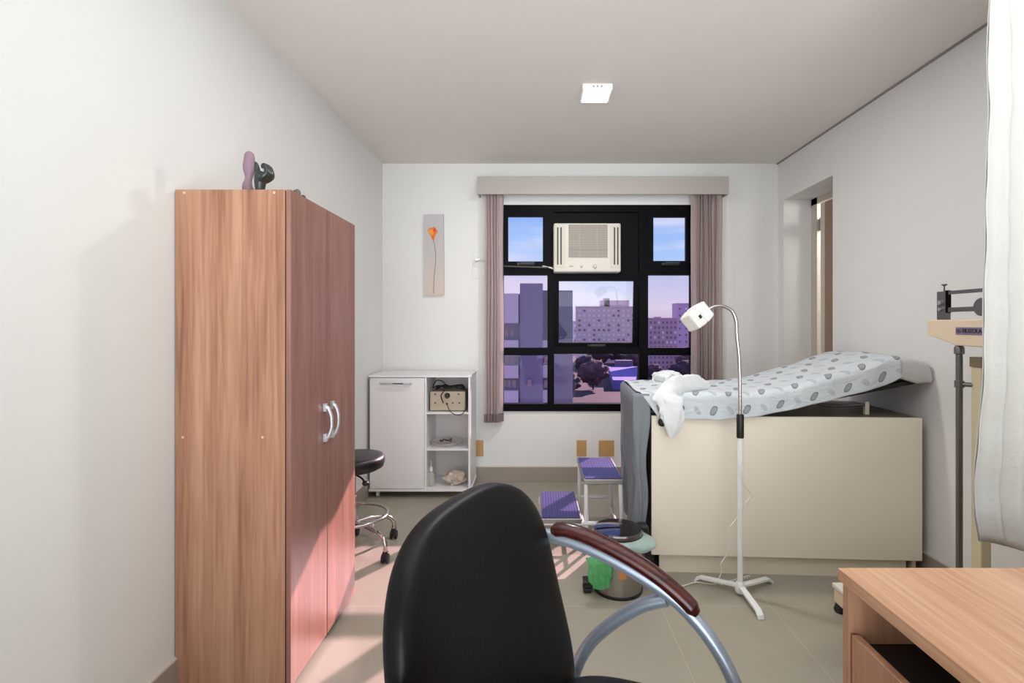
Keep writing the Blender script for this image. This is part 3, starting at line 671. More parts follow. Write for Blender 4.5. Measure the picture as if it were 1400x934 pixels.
def gb(p):
    q = p+Vector((gq.x, by-.115, .135)); s = (q.z-.06)/.15
    q += .5*Vector((.03*mnoise.noise(p*30), .02*mnoise.noise(p*35+Vector((5,0,0))), .02*mnoise.noise(p*28+Vector((0,7,0)))))
    q.x += (-.022 if s > .6 else 0)*(s-.6)*2.5; q.x += .006*math.sin(p.z*25+p.x*260)
    return q
bm = BM(); superell(bm, .056, .028, .078, .9, .9, gb, 60, 40); obj('knotted_liner_end', bm, M['gbag'], t, smooth=True)

# ------------------------------------------------------------------ examination couch
pL = Vector((.597, 2.632)); pR = Vector((1.935, 2.560)); e = (pR-pL).normalized(); nrm = Vector((-e.y, e.x))   # nrm points to the window
ang = math.atan2(e.y, e.x); LEN = (pR-pL).length; DEP = .58
RC = Matrix.Translation((pL.x, pL.y, 0)) @ Matrix.Rotation(ang, 4, 'Z')     # couch frame: x along, y back
t = thing('examination_couch', 'cream panelled examination couch with raised backrest along the right wall', 'couch', (1.2, 2.9, 0))
bm = BM(); box(bm, 0, LEN, 0, .018, .10, .815, RC); obj('front_panel', bm, M['cream'], t, bev=.0015)
bm = BM(); box(bm, .045, LEN-.06, .03, .048, 0, .10, RC); obj('plinth', bm, M['creamd'], t)
bm = BM(); box(bm, .0, .018, .03, DEP, 0, .80, RC); obj('end_panel', bm, M['dark'], t)  # foot end coloured dark for the shade of the recess behind the front panel
bm = BM(); box(bm, LEN-.03, LEN-.012, .03, DEP-.03, 0, .80, RC); obj('end_panel', bm, M['creamd'], t)
bm = BM(); box(bm, .018, LEN-.03, DEP-.018, DEP, 0, .80, RC); obj('back_panel', bm, M['creamd'], t)
bm = BM(); box(bm, .0, LEN-.012, .018, DEP, .80, .815, RC); obj('top_board', bm, mat('brown_board', srgb(120,104,92), .5), t)
HX = .50; AN = math.radians(11.6)      # hinge of the backrest and its rise
def rise(x):  # height of the mattress underside
    return .818+max(0, x-HX)*math.tan(AN)
bm = BM(); box(bm, -.09, HX, .012, DEP-.01, .818, .850, RC); obj('seat_cushion', bm, M['vinyl'], t, bev=.01)
RB = RC @ Matrix.Translation((HX, 0, .818)) @ Matrix.Rotation(-AN, 4, 'Y')
bm = BM(); box(bm, 0, .862, .012, DEP-.01, 0, .022, RB); obj('backrest_board', bm, M['dark'], t)
bm = BM(); box(bm, 0, .862, .014, DEP-.012, .022, .075, RB); obj('backrest_cushion', bm, M['vinyl'], t, bev=.015)
bm = BM(); box(bm, -.085, HX, .014, DEP-.012, .85, .905, RC); obj('mattress', bm, M['vinyl'], t, bev=.015)
bm = BM()
a = RC @ Vector((.93, .10, .826)); b = RC @ Vector((1.12, .10, .865)); c = RC @ Vector((.80, .10, .895))
tube(bm, [c, a+Vector((0,0,.03)), b], .007, 8); tube(bm, [RC @ Vector((.88,.1,.865)), RC @ Vector((1.13,.1,.865))], .006, 8, False); obj('ratchet_stay', bm, M['dsteel'], t)
bm = BM(); box(bm, 1.115, 1.135, .09, .11, .816, .882, RC); obj('stay_block', bm, M['creamd'], t)
kk = W(906, 578, 2.59); bm = BM(); superell(bm, .022, .016, .022, 1, 1, lambda p: p+Vector((kk.x, 2.598, kk.z)), 20, 12); tube(bm, [(kk.x, 2.60, kk.z), (kk.x+.01, 2.64, kk.z)], .008, 8, False); obj('release_knob', bm, M['blackp'], t, smooth=True)

# printed sheet over mattress and backrest: a lengthwise path and a cross profile
TH = .118
def topz(x):
    z = .934 if x < HX-.12 else (.934+ (x-(HX-.12))**2*.35 if x < HX+.15 else None)
    if z is None: z = .934+.27**2*.35+(x-HX-.15)*.266
    if x > .95: z += .022*math.sin(min(1, (x-.95)/.2)*PI/2)**2
    if x > 1.12: z -= (x-1.12)**2*1.1
    return z
def lowz(x):
    z = .812-.012*math.sin(x*5)
    if x > .36: z = .806+max(0, x-.42)**1.25*.26
    if x > 1.12: z += (x-1.12)**2*2.0
    return z
SL = 1.30
def sheet(u, v):
    x = -.075+u*SL
    if v > .7: x += (v-.7)*.35*max(0, 1-u*6)
    # v: 0 back low, .12 back top edge, .78 front top edge, 1 front low
    tz = topz(x)
    if v < .12: k = v/.12; y = DEP+.012; z = tz-.09*(1-k)-.012
    elif v < .74: k = (v-.12)/.62; y = DEP+.005-k*(DEP+.0); z = tz+.006*math.sin(k*PI)
    elif v < .80:
        k = (v-.74)/.06; y = .005-.024*math.sin(k*PI/2); z = tz-.026*(1-math.cos(k*PI/2))
    else:
        k = (v-.80)/.2; y = -.019-.006*k; z = (tz-.026)*(1-k)+lowz(x)*k
        y -= .005*math.sin(x*37+1)*k
    p = Vector((x, y, z))
    w_ = mnoise.noise(Vector((x*5, y*5, z*5)))*.007+mnoise.noise(Vector((x*14, y*12, 3)))*.004
    if .1 < v < .8: p.z += w_
    elif v >= .8: p.y += -abs(w_)*.9; 
    return RC @ p
bm = BM(); grid(bm, sheet, 110, 60, lambda u, v: (u*SL, (v/.12*.09 if v < .12 else .09+(v-.12)/.62*.58 if v < .74 else .67+(v-.74)/.26*.19)))
tag(obj('disposable_sheet', bm, M['sheet'], smooth=True, solid=.0015, fix=False), 'pale blue disposable sheet printed with grey ovals spread over the couch', 'sheet')
# grey wrap over the raised head end
def cap(u, v):
    x = 1.16+min(u, .82)/.82*.20
    lo = rise(min(x, 1.33))+.004
    tz = topz(1.16)-.012+(x-1.16)*.05-max(0, x-1.24)**2*1.6
    k = max(0, u-.82)/.18
    tz = tz*(1-k)+lo*k; x += .012*math.sin(k*PI)+.006*k
    if v < .85: y = DEP-.002-v/.85*(DEP+.006)
    else: y = -.010-.008*math.sin((v-.85)/.15*PI); q = (v-.85)/.15; tz = tz*(1-q)+(lo+max(0, 1.31-x)*.5)*q
    p = Vector((x, y, tz)); n_ = mnoise.noise(Vector((x*26, y*14, tz*22)))*.010
    p.z += n_*(1-k)*(v < .9); p.x += n_*.5*k
    p.x = min(p.x, LEN+.035)
    return RC @ p
bm = BM(); grid(bm, cap, 26, 50); tag(obj('head_cover', bm, mat('grey_tnt', srgb(196,196,194), .8, bump=.4, bscale=30), smooth=True, solid=.0015, fix=False), 'grey crumpled cover wrapped round the raised head end of the couch', 'cover')
# grey drape hanging from the foot end to near the floor
def drape(u, v):
    # u runs along the foot end from the window side and round the front corner, v down
    fold = .5+.5*math.sin(u*44+v*1.5+1.3*math.sin(v*4))
    f2 = mnoise.noise(Vector((u*11, v*4, 2)))
    dn = min(1, v*1.6)
    if u < .82:
        y = DEP+.005-u/.82*(DEP+.022); x = -.098+(.034*fold**1.5+.02*abs(f2))*dn
    else:
        k = (u-.82)/.18; y = -.017-.022*fold*dn*math.sin(k*PI); x = -.098+(.084-.02*v+.008*math.sin(v*11))*k+.01*f2*dn*(1-k)
        x += .028*v*(1-k)
    z = .905-v*(.73+.02*math.sin(u*12))
    if v < .05:
        q = v/.05
        if u < .82: x = -.06-.038*math.sin(q*PI/2); z = .930-.03*(1-math.cos(q*PI/2))
        else: z = .93-.06*q
        y = min(y, DEP)
    return RC @ Vector((x, y, z))
bm = BM(); grid(bm, drape, 90, 60); tag(obj('hanging_drape', bm, M['drape'], smooth=True, solid=.0012, fix=False), 'plain grey drape hanging down the foot end of the couch', 'drape')
# white paper cloths
def ribbon(name, path, wid, label, seed, m=None, thick=.018, roll=1.0):
    """crumpled soft cloth: a flattened tube with creases"""
    bm = BM(); P = catmull(path, 12); seg = 26; rings = []
    for i, p in enumerate(P):
        k = i/(len(P)-1); tt = (P[min(i+1, len(P)-1)]-P[max(i-1, 0)]).normalized()
        s = Vector((0,1,0)) if abs(tt.y) < .9 else Vector((1,0,0)); s = (s-tt*s.dot(tt)).normalized(); q = tt.cross(s).normalized()
        j = k*(len(wid)-1); w0 = wid[int(j)]; w1 = wid[min(int(j)+1, len(wid)-1)]; w_ = w0+(w1-w0)*(j%1)
        ring = []
        for c in range(seg):
            a = 2*PI*c/seg; nn = 1+.30*mnoise.noise(Vector((math.cos(a)*1.6+seed, math.sin(a)*1.6, k*9)))+.10*math.sin(a*5+k*9)+.13*mnoise.noise(Vector((math.cos(a)*4+seed, math.sin(a)*4, k*18)))
            ring.append(bm.verts.new(p+q*math.cos(a)*w_*nn+s*math.sin(a)*thick*nn*(w_/max(wid))**.5))
        rings.append(ring)
    for a, b in zip(rings, rings[1:]):
        for c in range(seg): bm.faces.new((a[c], a[(c+1)%seg], b[(c+1)%seg], b[c]))
    bm.faces.new(rings[0][::-1]); bm.faces.new(rings[-1])
    return tag(obj(name, bm, m or M['paper'], smooth='auto'), label, 'cloth')
ribbon('paper_cloth', [W(967, 530, 2.76), W(950, 525, 2.70), W(930, 527, 2.64), W(917, 537, 2.60), W(917, 550, 2.57), W(919, 566, 2.555), W(920, 582, 2.55), W(917.5, 598, 2.555)], [.030, .046, .048, .056, .074, .060, .058, .042, .012], 'crumpled white paper cloth hanging over the front edge of the couch', 2.3, thick=.022)
cq = W(912, 511, 3.08)
bm = crumple(cq.x, 3.08, .925, .09, .075, .038, 8.1, .35, .8); tag(obj('paper_cloth', bm, M['paper'], smooth='auto'), 'crumpled white paper cloth lying at the window side of the couch', 'cloth')

# ------------------------------------------------------------------ floor lamp
lx, ly = .972, 2.43
t = thing('floor_lamp', 'white examination lamp on a three legged stand with chrome gooseneck', 'lamp', (lx, ly, 0))
zc_ = .745
bm = BM(); lathe(bm, [(.013, .03), (.013, zc_)], lx, ly, 20); obj('pole', bm, M['whitem'], t, smooth='auto')
bm = BM(); lathe(bm, [(.016, zc_), (.017, zc_+.005), (.017, .852), (.014, .858)], lx, ly, 20); obj('collar', bm, M['blackp'], t, smooth='auto')
top = W(1006.5, 440, ly)
bm = BM(); tube(bm, [(lx, ly, .85), (lx-.004, ly, 1.1), W(1007.5, 460, ly), W(1006.5, 440, ly), W(1001, 426, ly), W(990, 419.5, ly), W(978, 419, ly), W(969, 423, ly)], .0085, 14); obj('gooseneck', bm, M['chrome'], t, smooth='auto')
hc = W(953, 433, ly); RH = Matrix.Translation(hc) @ Matrix.Rotation(math.radians(-37), 4, 'Y') @ Matrix.Rotation(math.radians(28), 4, 'X')
bm = BM()
# tapering square hood: local -x opens towards the couch, +x is the closed back
def hood(bm, x0, x1, s0, s1):
    vs = []
    for x, s in ((x0, s0), (x1, s1)):
        vs += [bm.verts.new(RH @ Vector((x, a*s, b*s))) for a, b in ((-1,-1),(1,-1),(1,1),(-1,1))]
    for f in ((0,1,2,3),(7,6,5,4),(0,4,5,1),(1,5,6,2),(2,6,7,3),(3,7,4,0)): bm.faces.new([vs[i] for i in f])
hood(bm, -.052, .052, .044, .040) if False else None
RH = Matrix.Translation(hc) @ Matrix.Rotation(math.radians(-38), 4, 'Y') @ Matrix.Rotation(math.radians(25), 4, 'Z')
hood(bm, -.062, -.004, .041, .047); hd = obj('lamp_shade', bm, mat('lamp_head_warm', srgb(226,223,216), .35), t, bev=.010)
bm = BM(); hood(bm, -.002, .058, .047, .043); obj('lamp_back', bm, M['whitem'], t, bev=.010)
bm = BM(); box(bm, -.03, -.016, -.0485, -.044, -.008, .008, RH); obj('switch', bm, M['blackp'], t)
bm = BM(); lathe(bm, [(.020, .012), (.024, .02), (.024, .04), (.018, .06), (.014, .065)], lx, ly, 20); hb = obj('hub', bm, M['whitem'], t, smooth='auto')
for (ex, ey) in ((.797, 2.565), (1.175, 2.545), (.980, 2.22)):
    bm = BM(); v = Vector((ex-lx, ey-ly, 0)); n_ = v.normalized(); s = Vector((-n_.y, n_.x, 0)); c = Vector((lx, ly, 0)); w_ = .014
    pts = [c+Vector((0,0,.05)), c+v*.86+Vector((0,0,.034)), c+v*.97+Vector((0,0,.018)), c+v+Vector((0,0,.001))]
    up = [(bm.verts.new(p+s*w_), bm.verts.new(p-s*w_)) for p in pts]; dn = [(bm.verts.new(p+s*w_-Vector((0,0,.012))-n_*.004) if i < 3 else bm.verts.new(p+s*w_-n_*.014), bm.verts.new(p-s*w_-Vector((0,0,.012))-n_*.004) if i < 3 else bm.verts.new(p-s*w_-n_*.014)) for i, p in enumerate(pts)]
    for i in range(3):
        bm.faces.new((up[i][0], up[i][1], up[i+1][1], up[i+1][0])); bm.faces.new((dn[i][1], dn[i][0], dn[i+1][0], dn[i+1][1]))
        bm.faces.new((up[i][0], up[i+1][0], dn[i+1][0], dn[i][0])); bm.faces.new((up[i+1][1], up[i][1], dn[i][1], dn[i+1][1]))
    bm.faces.new((up[0][1], up[0][0], dn[0][0], dn[0][1])); bm.faces.new((up[3][0], up[3][1], dn[3][1], dn[3][0]))
    obj('leg', bm, M['whitem'], t, bev=.002)
bm = BM(); yy = ly-.03
tube(bm, [W(1015, 568, ly+.02), W(1016.5, 600, ly+.02), W(1013.5, 625, ly+.01), W(1012, 640, ly-.02), W(1016.5, 662, ly-.02), W(1026.5, 676, ly), W(1019, 689, ly), W(1010, 705, ly+.02), W(1001, 717, ly+.02), W(996.5, 722, ly+.02), W(995, 738, ly+.03), W(997, 752, ly+.03), W(990, 764, ly+.05), W(985.5, 772, ly+.05), W(986, 783, ly+.06), Vector((.88, 2.52, .006)), Vector((.80, 2.54, .005)), Vector((.70, 2.50, .005)), Vector((.62, 2.55, .005)), Vector((.57, 2.60, .005))], .0028, 8, n=6)
obj('power_cord', bm, M['cable'], t, smooth=True)
bm = BM(); c0 = Vector((.90, 2.50, .012)); c1 = Vector((1.07, 2.55, .03)); pts = []
for i in range(91):
    k = i/90; a = k*2*PI*13; d = (c1-c0); pts.append(c0+d*k+Vector((0, math.cos(a)*.006, math.sin(a)*.006+.001)))
tube(bm, pts, .002, 6, False); obj('coiled_cord', bm, M['cable'], t, smooth=True)

# ------------------------------------------------------------------ weighing scale
t = thing('weighing_scale', 'beige mechanical weighing scale with beam head, partly behind the white curtain', 'scale', (1.6, 2.06, 0))
Xs = 1.665
bm = BM(); box(bm, 1.345, 1.80, 1.84, 2.31, .035, .095); obj('platform', bm, M['beige'], t, bev=.006)
bm = BM(); box(bm, 1.34, 1.70, 1.835, 2.315, .099, .118); obj('platform_plate', bm, mat('pale_plate', srgb(228,222,214), .5), t, bev=.004)
for x in (1.36, 1.77):
    for y in (1.865, 2.285):
        bm = BM(); lathe(bm, [(.022, 0), (.026, .012), (.018, .036)], x, y, 16); obj('foot', bm, M['blackp'], t, smooth='auto')
Yc = Xs*F/(1311.5-CX)
bm = BM(); lathe(bm, [(.0115, .095), (.0115, 1.165), (.017, 1.168), (.017, 1.19), (.012, 1.2)], Xs, Yc, 20); col = obj('height_rod', bm, M['dsteel'], t, smooth='auto')
bm = BM(); box(bm, Xs+.015, Xs+.055, 1.93, 1.975, .095, 1.155); obj('column', bm, mat('beige_column', srgb(206,194,160), .5), t, bev=.004)
bm = BM(); box(bm, Xs+.012, Xs+.058, 1.927, 1.978, 1.12, 1.158); obj('column_cap', bm, mat('brown_cap', srgb(122,108,84), .5), t)
bm = BM(); lathe(bm, [(.016, 1.035), (.016, 1.062)], Xs, Yc, 16); tube(bm, [(Xs, Yc, 1.049), (Xs+.03, 1.955, 1.049)], .009, 10, False); obj('clamp', bm, M['dsteel'], t, smooth='auto')
# head body: side outline in (Y, z), extruded in X
Yh0, Yh1 = 2.15, 1.62
out = [(Yh0, 1.302), (Yh1, 1.302), (Yh1, 1.21), (1.72, 1.196), (2.0, 1.200), (2.08, 1.222), (2.14, 1.236), (Yh0, 1.245)]
bm = BM(); A = [bm.verts.new((Xs-.022, y, z)) for y, z in out]; B = [bm.verts.new((Xs+.035, y, z)) for y, z in out]
bm.faces.new(A); bm.faces.new(B[::-1])
for k in range(len(out)): bm.faces.new((A[k], A[(k+1)%len(out)], B[(k+1)%len(out)], B[k]))
hd = obj('beam_housing', bm, M['beige'], t, bev=.005)
bm = BM(); box(bm, Xs-.0245, Xs-.021, 1.862, 2.000, 1.243, 1.272); pq = obj('name_plate', bm, M['plaque'], hd, bev=.006)
cu = bpy.data.curves.new('maker_lettering', 'FONT'); cu.body = 'FILIZOLA'; cu.size = .021; cu.extrude = .0006; cu.align_x = 'CENTER'; cu.align_y = 'CENTER'; cu.offset = .0006
to = bpy.data.objects.new('maker_lettering', cu); COL.objects.link(to)
dg = bpy.context.evaluated_depsgraph_get(); me = bpy.data.meshes.new_from_object(to.evaluated_get(dg)); bpy.data.objects.remove(to)
me.transform(Matrix.Translation((Xs-.0252, 1.924, 1.2575)) @ Matrix(((0,0,-1,0),(-1,0,0,0),(0,1,0,0),(0,0,0,1))) @ Matrix.Scale(1.0, 4, (1,0,0)))
o = bpy.data.objects.new('lettering', me); COL.objects.link(o); me.transform(Matrix.Translation(-WORG[pq.name])); o.parent = pq; me.materials.clear(); me.materials.append(M['ink'])
bm = BM(); N = 20; c = Vector((Xs-.0255, 1.984, 1.2575))
for s in (-.006, .006): tube(bm, [c+Vector((0, s*.7+.0055*math.cos(2*PI*k/N), .0055*math.sin(2*PI*k/N))) for k in range(N+1)], .001, 5, False, cap=False)
obj('emblem', bm, M['ink'], pq)
def sp(px, py): X = Xs; Y = X*F/(px-CX); return Vector((X, Y, HC-(py-CY)*Y/F))
p0, p1 = sp(1284.5, 400), sp(1296, 436)
bm = BM(); box(bm, Xs-.012, Xs+.012, p1.y, p0.y, 1.302, HC+46*p0.y/F); 
sb = obj('beam_bracket', bm, M['dsteel'], t, bev=.002)
bm = BM(); q = sp(1291, 398); lathe(bm, [(.003, q.z-.005), (.003, q.z+.02), (.010, q.z+.024), (.010, q.z+.028)], q.x, q.y, 12); obj('set_screw', bm, M['dsteel'], t)
q = sp(1291, 418); bm = BM(); lathe(bm, [(.011, 0), (.009, .010)], 0, 0, 16, Matrix.Translation((Xs-.012, q.y, q.z+.012)) @ Matrix.Rotation(-PI/2, 4, 'Y')); lathe(bm, [(.008, 0), (.007, .010)], 0, 0, 16, Matrix.Translation((Xs-.012, q.y, q.z-.015)) @ Matrix.Rotation(-PI/2, 4, 'Y')); obj('beam_pivot', bm, M['chrome'], t, smooth='auto')
bm = BM()
z1 = HC+44*2.09/F; z0 = HC+22*2.09/F-.003
box(bm, Xs-.005, Xs+.005, 1.64, 2.10, z1-.007, z1+.007); obj('upper_beam', bm, M['dsteel'], t)
bm = BM(); box(bm, Xs-.006, Xs+.006, 1.64, 2.10, z0-.009, z0+.009); obj('lower_beam', bm, M['dsteel'], t)
bm = BM(); box(bm, Xs-.008, Xs+.008, 2.06, 2.075, z0-.012, z1+.01); obj('beam_stop', bm, M['blackm2'], t)
q = sp(1345, 419); bm = BM(); lathe(bm, [(.030, -.014), (.034, -.010), (.034, .010), (.030, .014)], 0, 0, 24, Matrix.Translation((Xs, q.y, z0+.006)) @ Matrix.Rotation(PI/2, 4, 'Y')); obj('sliding_weight', bm, M['dsteel'], t, smooth='auto')

# ------------------------------------------------------------------ white curtain on the right
Yq = 1.5
edge = [(2.6, 1357), (1.9, 1352), (1.6, 1348), (1.3, 1345.5), (1.05, 1341), (.85, 1336), (.72, 1335), (.636, 1341)]
def edgex(z):
    for (za, pa), (zb_, pb) in zip(edge, edge[1:]):
        if z >= zb_: k = (za-z)/(za-zb_); return (pa+(pb-pa)*k-CX)*Yq/F
    return (edge[-1][1]-CX)*Yq/F
def cur(u, v):
    zb_ = .645-.10*u**.8+.012*math.sin(u*8)
    if u < .04: zb_ += 0
    z = H-.02-(H-.02-zb_)*v
    x = edgex(max(z, .636))+u*(.50+.10*v)
    amp = .022+.02*v
    y = Yq+amp*math.sin(u*22+.8+.6*math.sin(v*2.5))*min(1, u*6+.15)+.012*mnoise.noise(Vector((u*7, v*6, 0)))
    x = min(x, XR-.02)
    return Vector((x, y, z))
t = thing('curtain', 'long white curtain hanging at the right in front of the scale', 'curtain', (1.6, 1.5, .6))
bm = BM(); grid(bm, cur, 90, 80); obj('fabric', bm, M['curtain'], t, smooth=True, solid=.002, fix=False)
def hem(u, v):
    p = cur(u*.10, v); p.y -= .006+.002*math.sin(v*60); return p
bm = BM(); grid(bm, hem, 8, 80); obj('side_hem', bm, M['curtain'], t, smooth=True, solid=.0015, fix=False)
bm = BM(); tube(bm, [(1.28, Yq, H-.02), (XR, Yq, H-.02)], .010, 12, False); obj('curtain_rail', bm, M['whitem'], t, smooth='auto')

# ------------------------------------------------------------------ desk
dx0, dY, dz = .660, 1.118, .75
t = thing('desk', 'light wood desk with open compartment and drawer at lower right', 'desk', (1.1, .55, 0))
bm = BM(); box(bm, dx0, 1.93, -.10, dY, dz-.026, dz); obj('desktop', bm, M['woodd'], t, bev=.0015)
bm = BM(); box(bm, dx0+.008, 1.92, dY-.024, dY-.006, 0, dz-.026); obj('side_panel', bm, M['woodds'], t)
bm = BM(); box(bm, dx0+.008, 1.92, -.094, -.076, 0, dz-.026); obj('side_panel', bm, M['woodds'], t)
bm = BM(); box(bm, 1.15, 1.168, -.076, dY-.024, 0, dz-.026); obj('back_panel', bm, M['woodds'], t)
bm = BM(); box(bm, dx0+.03, 1.15, .55, .568, 0, dz-.026); obj('divider', bm, M['woodds'], t)
bm = BM(); box(bm, dx0+.03, 1.15, .568, dY-.024, .585, .598); obj('shelf', bm, M['dark'], t)  # coloured near black for the shade inside the open compartment
for z0, z1 in ((.33, .622), (.05, .322)):
    bm = BM(); box(bm, dx0+.012, dx0+.029, .57, dY-.03, z0, z1); d = obj('drawer', bm, M['woodds'], t, bev=.0012)
    bm = BM(); y = .83; z = z1-.08; tube(bm, [(dx0+.012, y-.05, z), (dx0-.012, y-.04, z), (dx0-.015, y, z), (dx0-.012, y+.04, z), (dx0+.012, y+.05, z)], .005, 8); obj('handle', bm, M['hsilver'], d, smooth=True)

# ------------------------------------------------------------------ office chair
aC = math.radians(21.9); fx = Vector((math.cos(aC), -math.sin(aC), 0)); lf = Vector((math.sin(aC), math.cos(aC), 0)); OC = Vector((-.0925, .937, 0))
def ch(x, y, z): return OC+fx*x+lf*y+Vector((0,0,z))
t = thing('office_chair', 'black leather office chair with mahogany armrests on silver tubes in the foreground', 'chair', (OC.x+.15, OC.y-.08, 0))
BH, BZ = .267, .688
def bk(p):      # p.x across, p.y up, p.z thickness (front +)
    y, z, x = p.x, p.y, p.z
    k = (z+BH)/(2*BH)
    x += .022*(y/.23)**2*1.2 - .006
    zz = BZ+z
    x += -.011-(zz-.78)*.30
    x -= .02*math.cos((k-.35)*PI)
    return ch(x, y, zz)
bm = BM(); superell(bm, .276, BH, .044, .62, .62, bk, 96, 40); obj('backrest', bm, M['leather'], t, smooth=True)
def st(p):
    z = p.z-.012*(p.x/.24)**2*(1 if p.x > 0 else 0)
    return ch(.30+p.x, p.y, .490+z)
bm = BM(); superell(bm, .255, .268, .046, .45, .55, st, 80, 30); obj('seat', bm, M['leather'], t, smooth=True)
for s in (1, -1):
    yy = s*.300
    bm = BM()
    tube(bm, [ch(-.045, yy-s*.03, .745), ch(-.02, yy, .775), ch(.03, yy, .782), ch(.12, yy, .766), ch(.22, yy, .731), ch(.30, yy, .690), ch(.36, yy, .638), ch(.41, yy, .566), ch(.44, yy, .48), ch(.43, yy-s*.02, .44), ch(.36, yy-s*.09, .425)], .0150, 16)
    ar = obj('arm_tube', bm, M['silver'], t, smooth='auto')
    bm = BM(); tube(bm, [ch(.285, yy, .685), ch(.23, yy, .660), ch(.16, yy, .603), ch(.11, yy-s*.0, .545), ch(.08, yy-s*.01, .48), ch(.09, yy-s*.06, .435)], .0145, 16); obj('arm_brace', bm, M['silver'], t, smooth='auto')
    bm = BM(); pts = [ch(.022, yy, .797), ch(.06, yy, .802), ch(.12, yy, .791), ch(.20, yy, .764), ch(.27, yy, .730), ch(.32, yy, .695), ch(.348, yy, .668)]
    tube(bm, pts, lambda u: .0210*(1 if .05 < u < .93 else (.60+8*u if u <= .05 else .60+.4*(1-u)/.07)), 20, flat=.78, n=10); obj('armrest_pad', bm, M['mahog'], ar, smooth='auto')
bm = BM(); tube(bm, [ch(-.02, -.22, .44), ch(-.03, 0, .43), ch(-.02, .22, .44)], .011, 12); tube(bm, [ch(.02, 0, .44), ch(-.05, 0, .46), ch(-.055, 0, .6)], .016, 12, flat=.6); obj('back_bracket', bm, M['silver'], t, smooth='auto')
c = ch(.28, 0, 0)
bm = BM(); lathe(bm, [(.03, .08), (.03, .25), (.018, .25), (.018, .42), (.08, .425), (.08, .445)], c.x, c.y, 24); obj('gas_column', bm, M['blackp'], t, smooth='auto')
for k in range(5):
    a = .3+2*PI*k/5; u = Vector((math.cos(a), math.sin(a), 0))
    bm = BM(); tube(bm, [c+u*.02+Vector((0,0,.115)), c+u*.15+Vector((0,0,.105)), c+u*.28+Vector((0,0,.08))], lambda q: .022-.009*q, 12, flat=.8); lg = obj('leg', bm, M['blackp'], t, smooth='auto')
    p = c+u*.275; bm = BM()
    for s in (-1, 1): lathe(bm, [(.024, 0), (.027, .003), (.027, .015), (.024, .018)], 0, 0, 18, Matrix.Translation((p.x+s*.014-.009, p.y, .027)) @ Matrix.Rotation(PI/2, 4, 'Y'))
    box(bm, p.x-.006, p.x+.006, p.y-.01, p.y+.01, .027, .08); obj('caster', bm, M['blackp'], lg, smooth='auto')

# ------------------------------------------------------------------ city outside
GZ = -40
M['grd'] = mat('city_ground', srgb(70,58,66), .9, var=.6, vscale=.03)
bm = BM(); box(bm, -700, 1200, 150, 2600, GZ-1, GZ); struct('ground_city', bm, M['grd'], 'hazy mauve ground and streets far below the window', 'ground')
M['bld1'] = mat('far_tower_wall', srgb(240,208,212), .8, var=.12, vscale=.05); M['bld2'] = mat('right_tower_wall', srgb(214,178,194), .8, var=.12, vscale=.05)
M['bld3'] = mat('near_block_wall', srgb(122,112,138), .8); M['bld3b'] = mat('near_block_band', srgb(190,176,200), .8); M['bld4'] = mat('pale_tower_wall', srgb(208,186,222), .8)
M['bwin'] = mat('far_window', srgb(150,124,144), .4); M['bwinl'] = mat('far_window_bright', srgb(250,240,250), .5)
def bwin(par, x, y, z, w, h, m, mesh=[None]):
    pass
def winmesh(nm, w, h, m):
    me = bpy.data.meshes.new(nm); me.from_pydata([(-w/2,0,-h/2),(w/2,0,-h/2),(w/2,0,h/2),(-w/2,0,h/2)], [], [(0,1,2,3)]); me.materials.append(m); return me
def tower(name, label, D, px0, px1, pytop, m, cols, rows, ph=None, winw=.5, winh=.45, bright=.3, dep=20, rowpx=None, roof=None, off=0):
    a = W(px0, pytop, D); b = W(px1, 0, D)
    t = thing(name, label, 'building', ((a.x+b.x)/2, D+dep/2, GZ))
    bm = BM(); box(bm, a.x, b.x, D, D+dep, GZ, a.z); wl = obj('wall', bm, m, t)
    bm = BM(); box(bm, a.x-.5, b.x+.5, D-.5, D+dep, a.z, a.z+.8); obj('parapet', bm, m, t)
    if ph:
        for (q0, q1, qt) in ph:
            c = W(q0, qt, D); d = W(q1, 0, D); bm = BM(); box(bm, c.x, d.x, D+3, D+dep-3, a.z, c.z); obj('rooftop_block', bm, m, t)
    cw = (b.x-a.x)/cols; rh = (rowpx or 9)*D/F
    me = winmesh('window', cw*winw, rh*winh, M['bwin']); ml = winmesh('window', cw*winw, rh*winh, M['bwinl'])
    rnd = random.Random(px0)
    for j in range(rows):
        for i in range(cols):
            o = bpy.data.objects.new('window', ml if rnd.random() < bright else me); COL.objects.link(o); o.parent = t
            o.location = (a.x+cw*(i+.5)-WORG[t.name].x, D-.3-WORG[t.name].y, a.z-rh*(j+.75)-WORG[t.name].z)
    return t, a, b
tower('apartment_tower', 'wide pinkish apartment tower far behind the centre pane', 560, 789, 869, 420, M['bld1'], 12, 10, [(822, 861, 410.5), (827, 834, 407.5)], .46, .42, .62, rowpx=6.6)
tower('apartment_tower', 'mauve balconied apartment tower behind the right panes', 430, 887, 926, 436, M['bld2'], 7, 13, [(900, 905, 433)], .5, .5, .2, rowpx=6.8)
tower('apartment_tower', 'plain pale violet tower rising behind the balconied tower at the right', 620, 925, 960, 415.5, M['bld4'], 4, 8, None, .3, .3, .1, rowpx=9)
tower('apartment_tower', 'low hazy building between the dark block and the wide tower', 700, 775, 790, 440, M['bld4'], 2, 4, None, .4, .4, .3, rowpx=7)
tower('apartment_tower', 'hazy mauve block standing left of the balconied tower', 760, 868, 888, 446, M['bld2'], 3, 4, None, .4, .4, .3, rowpx=7)
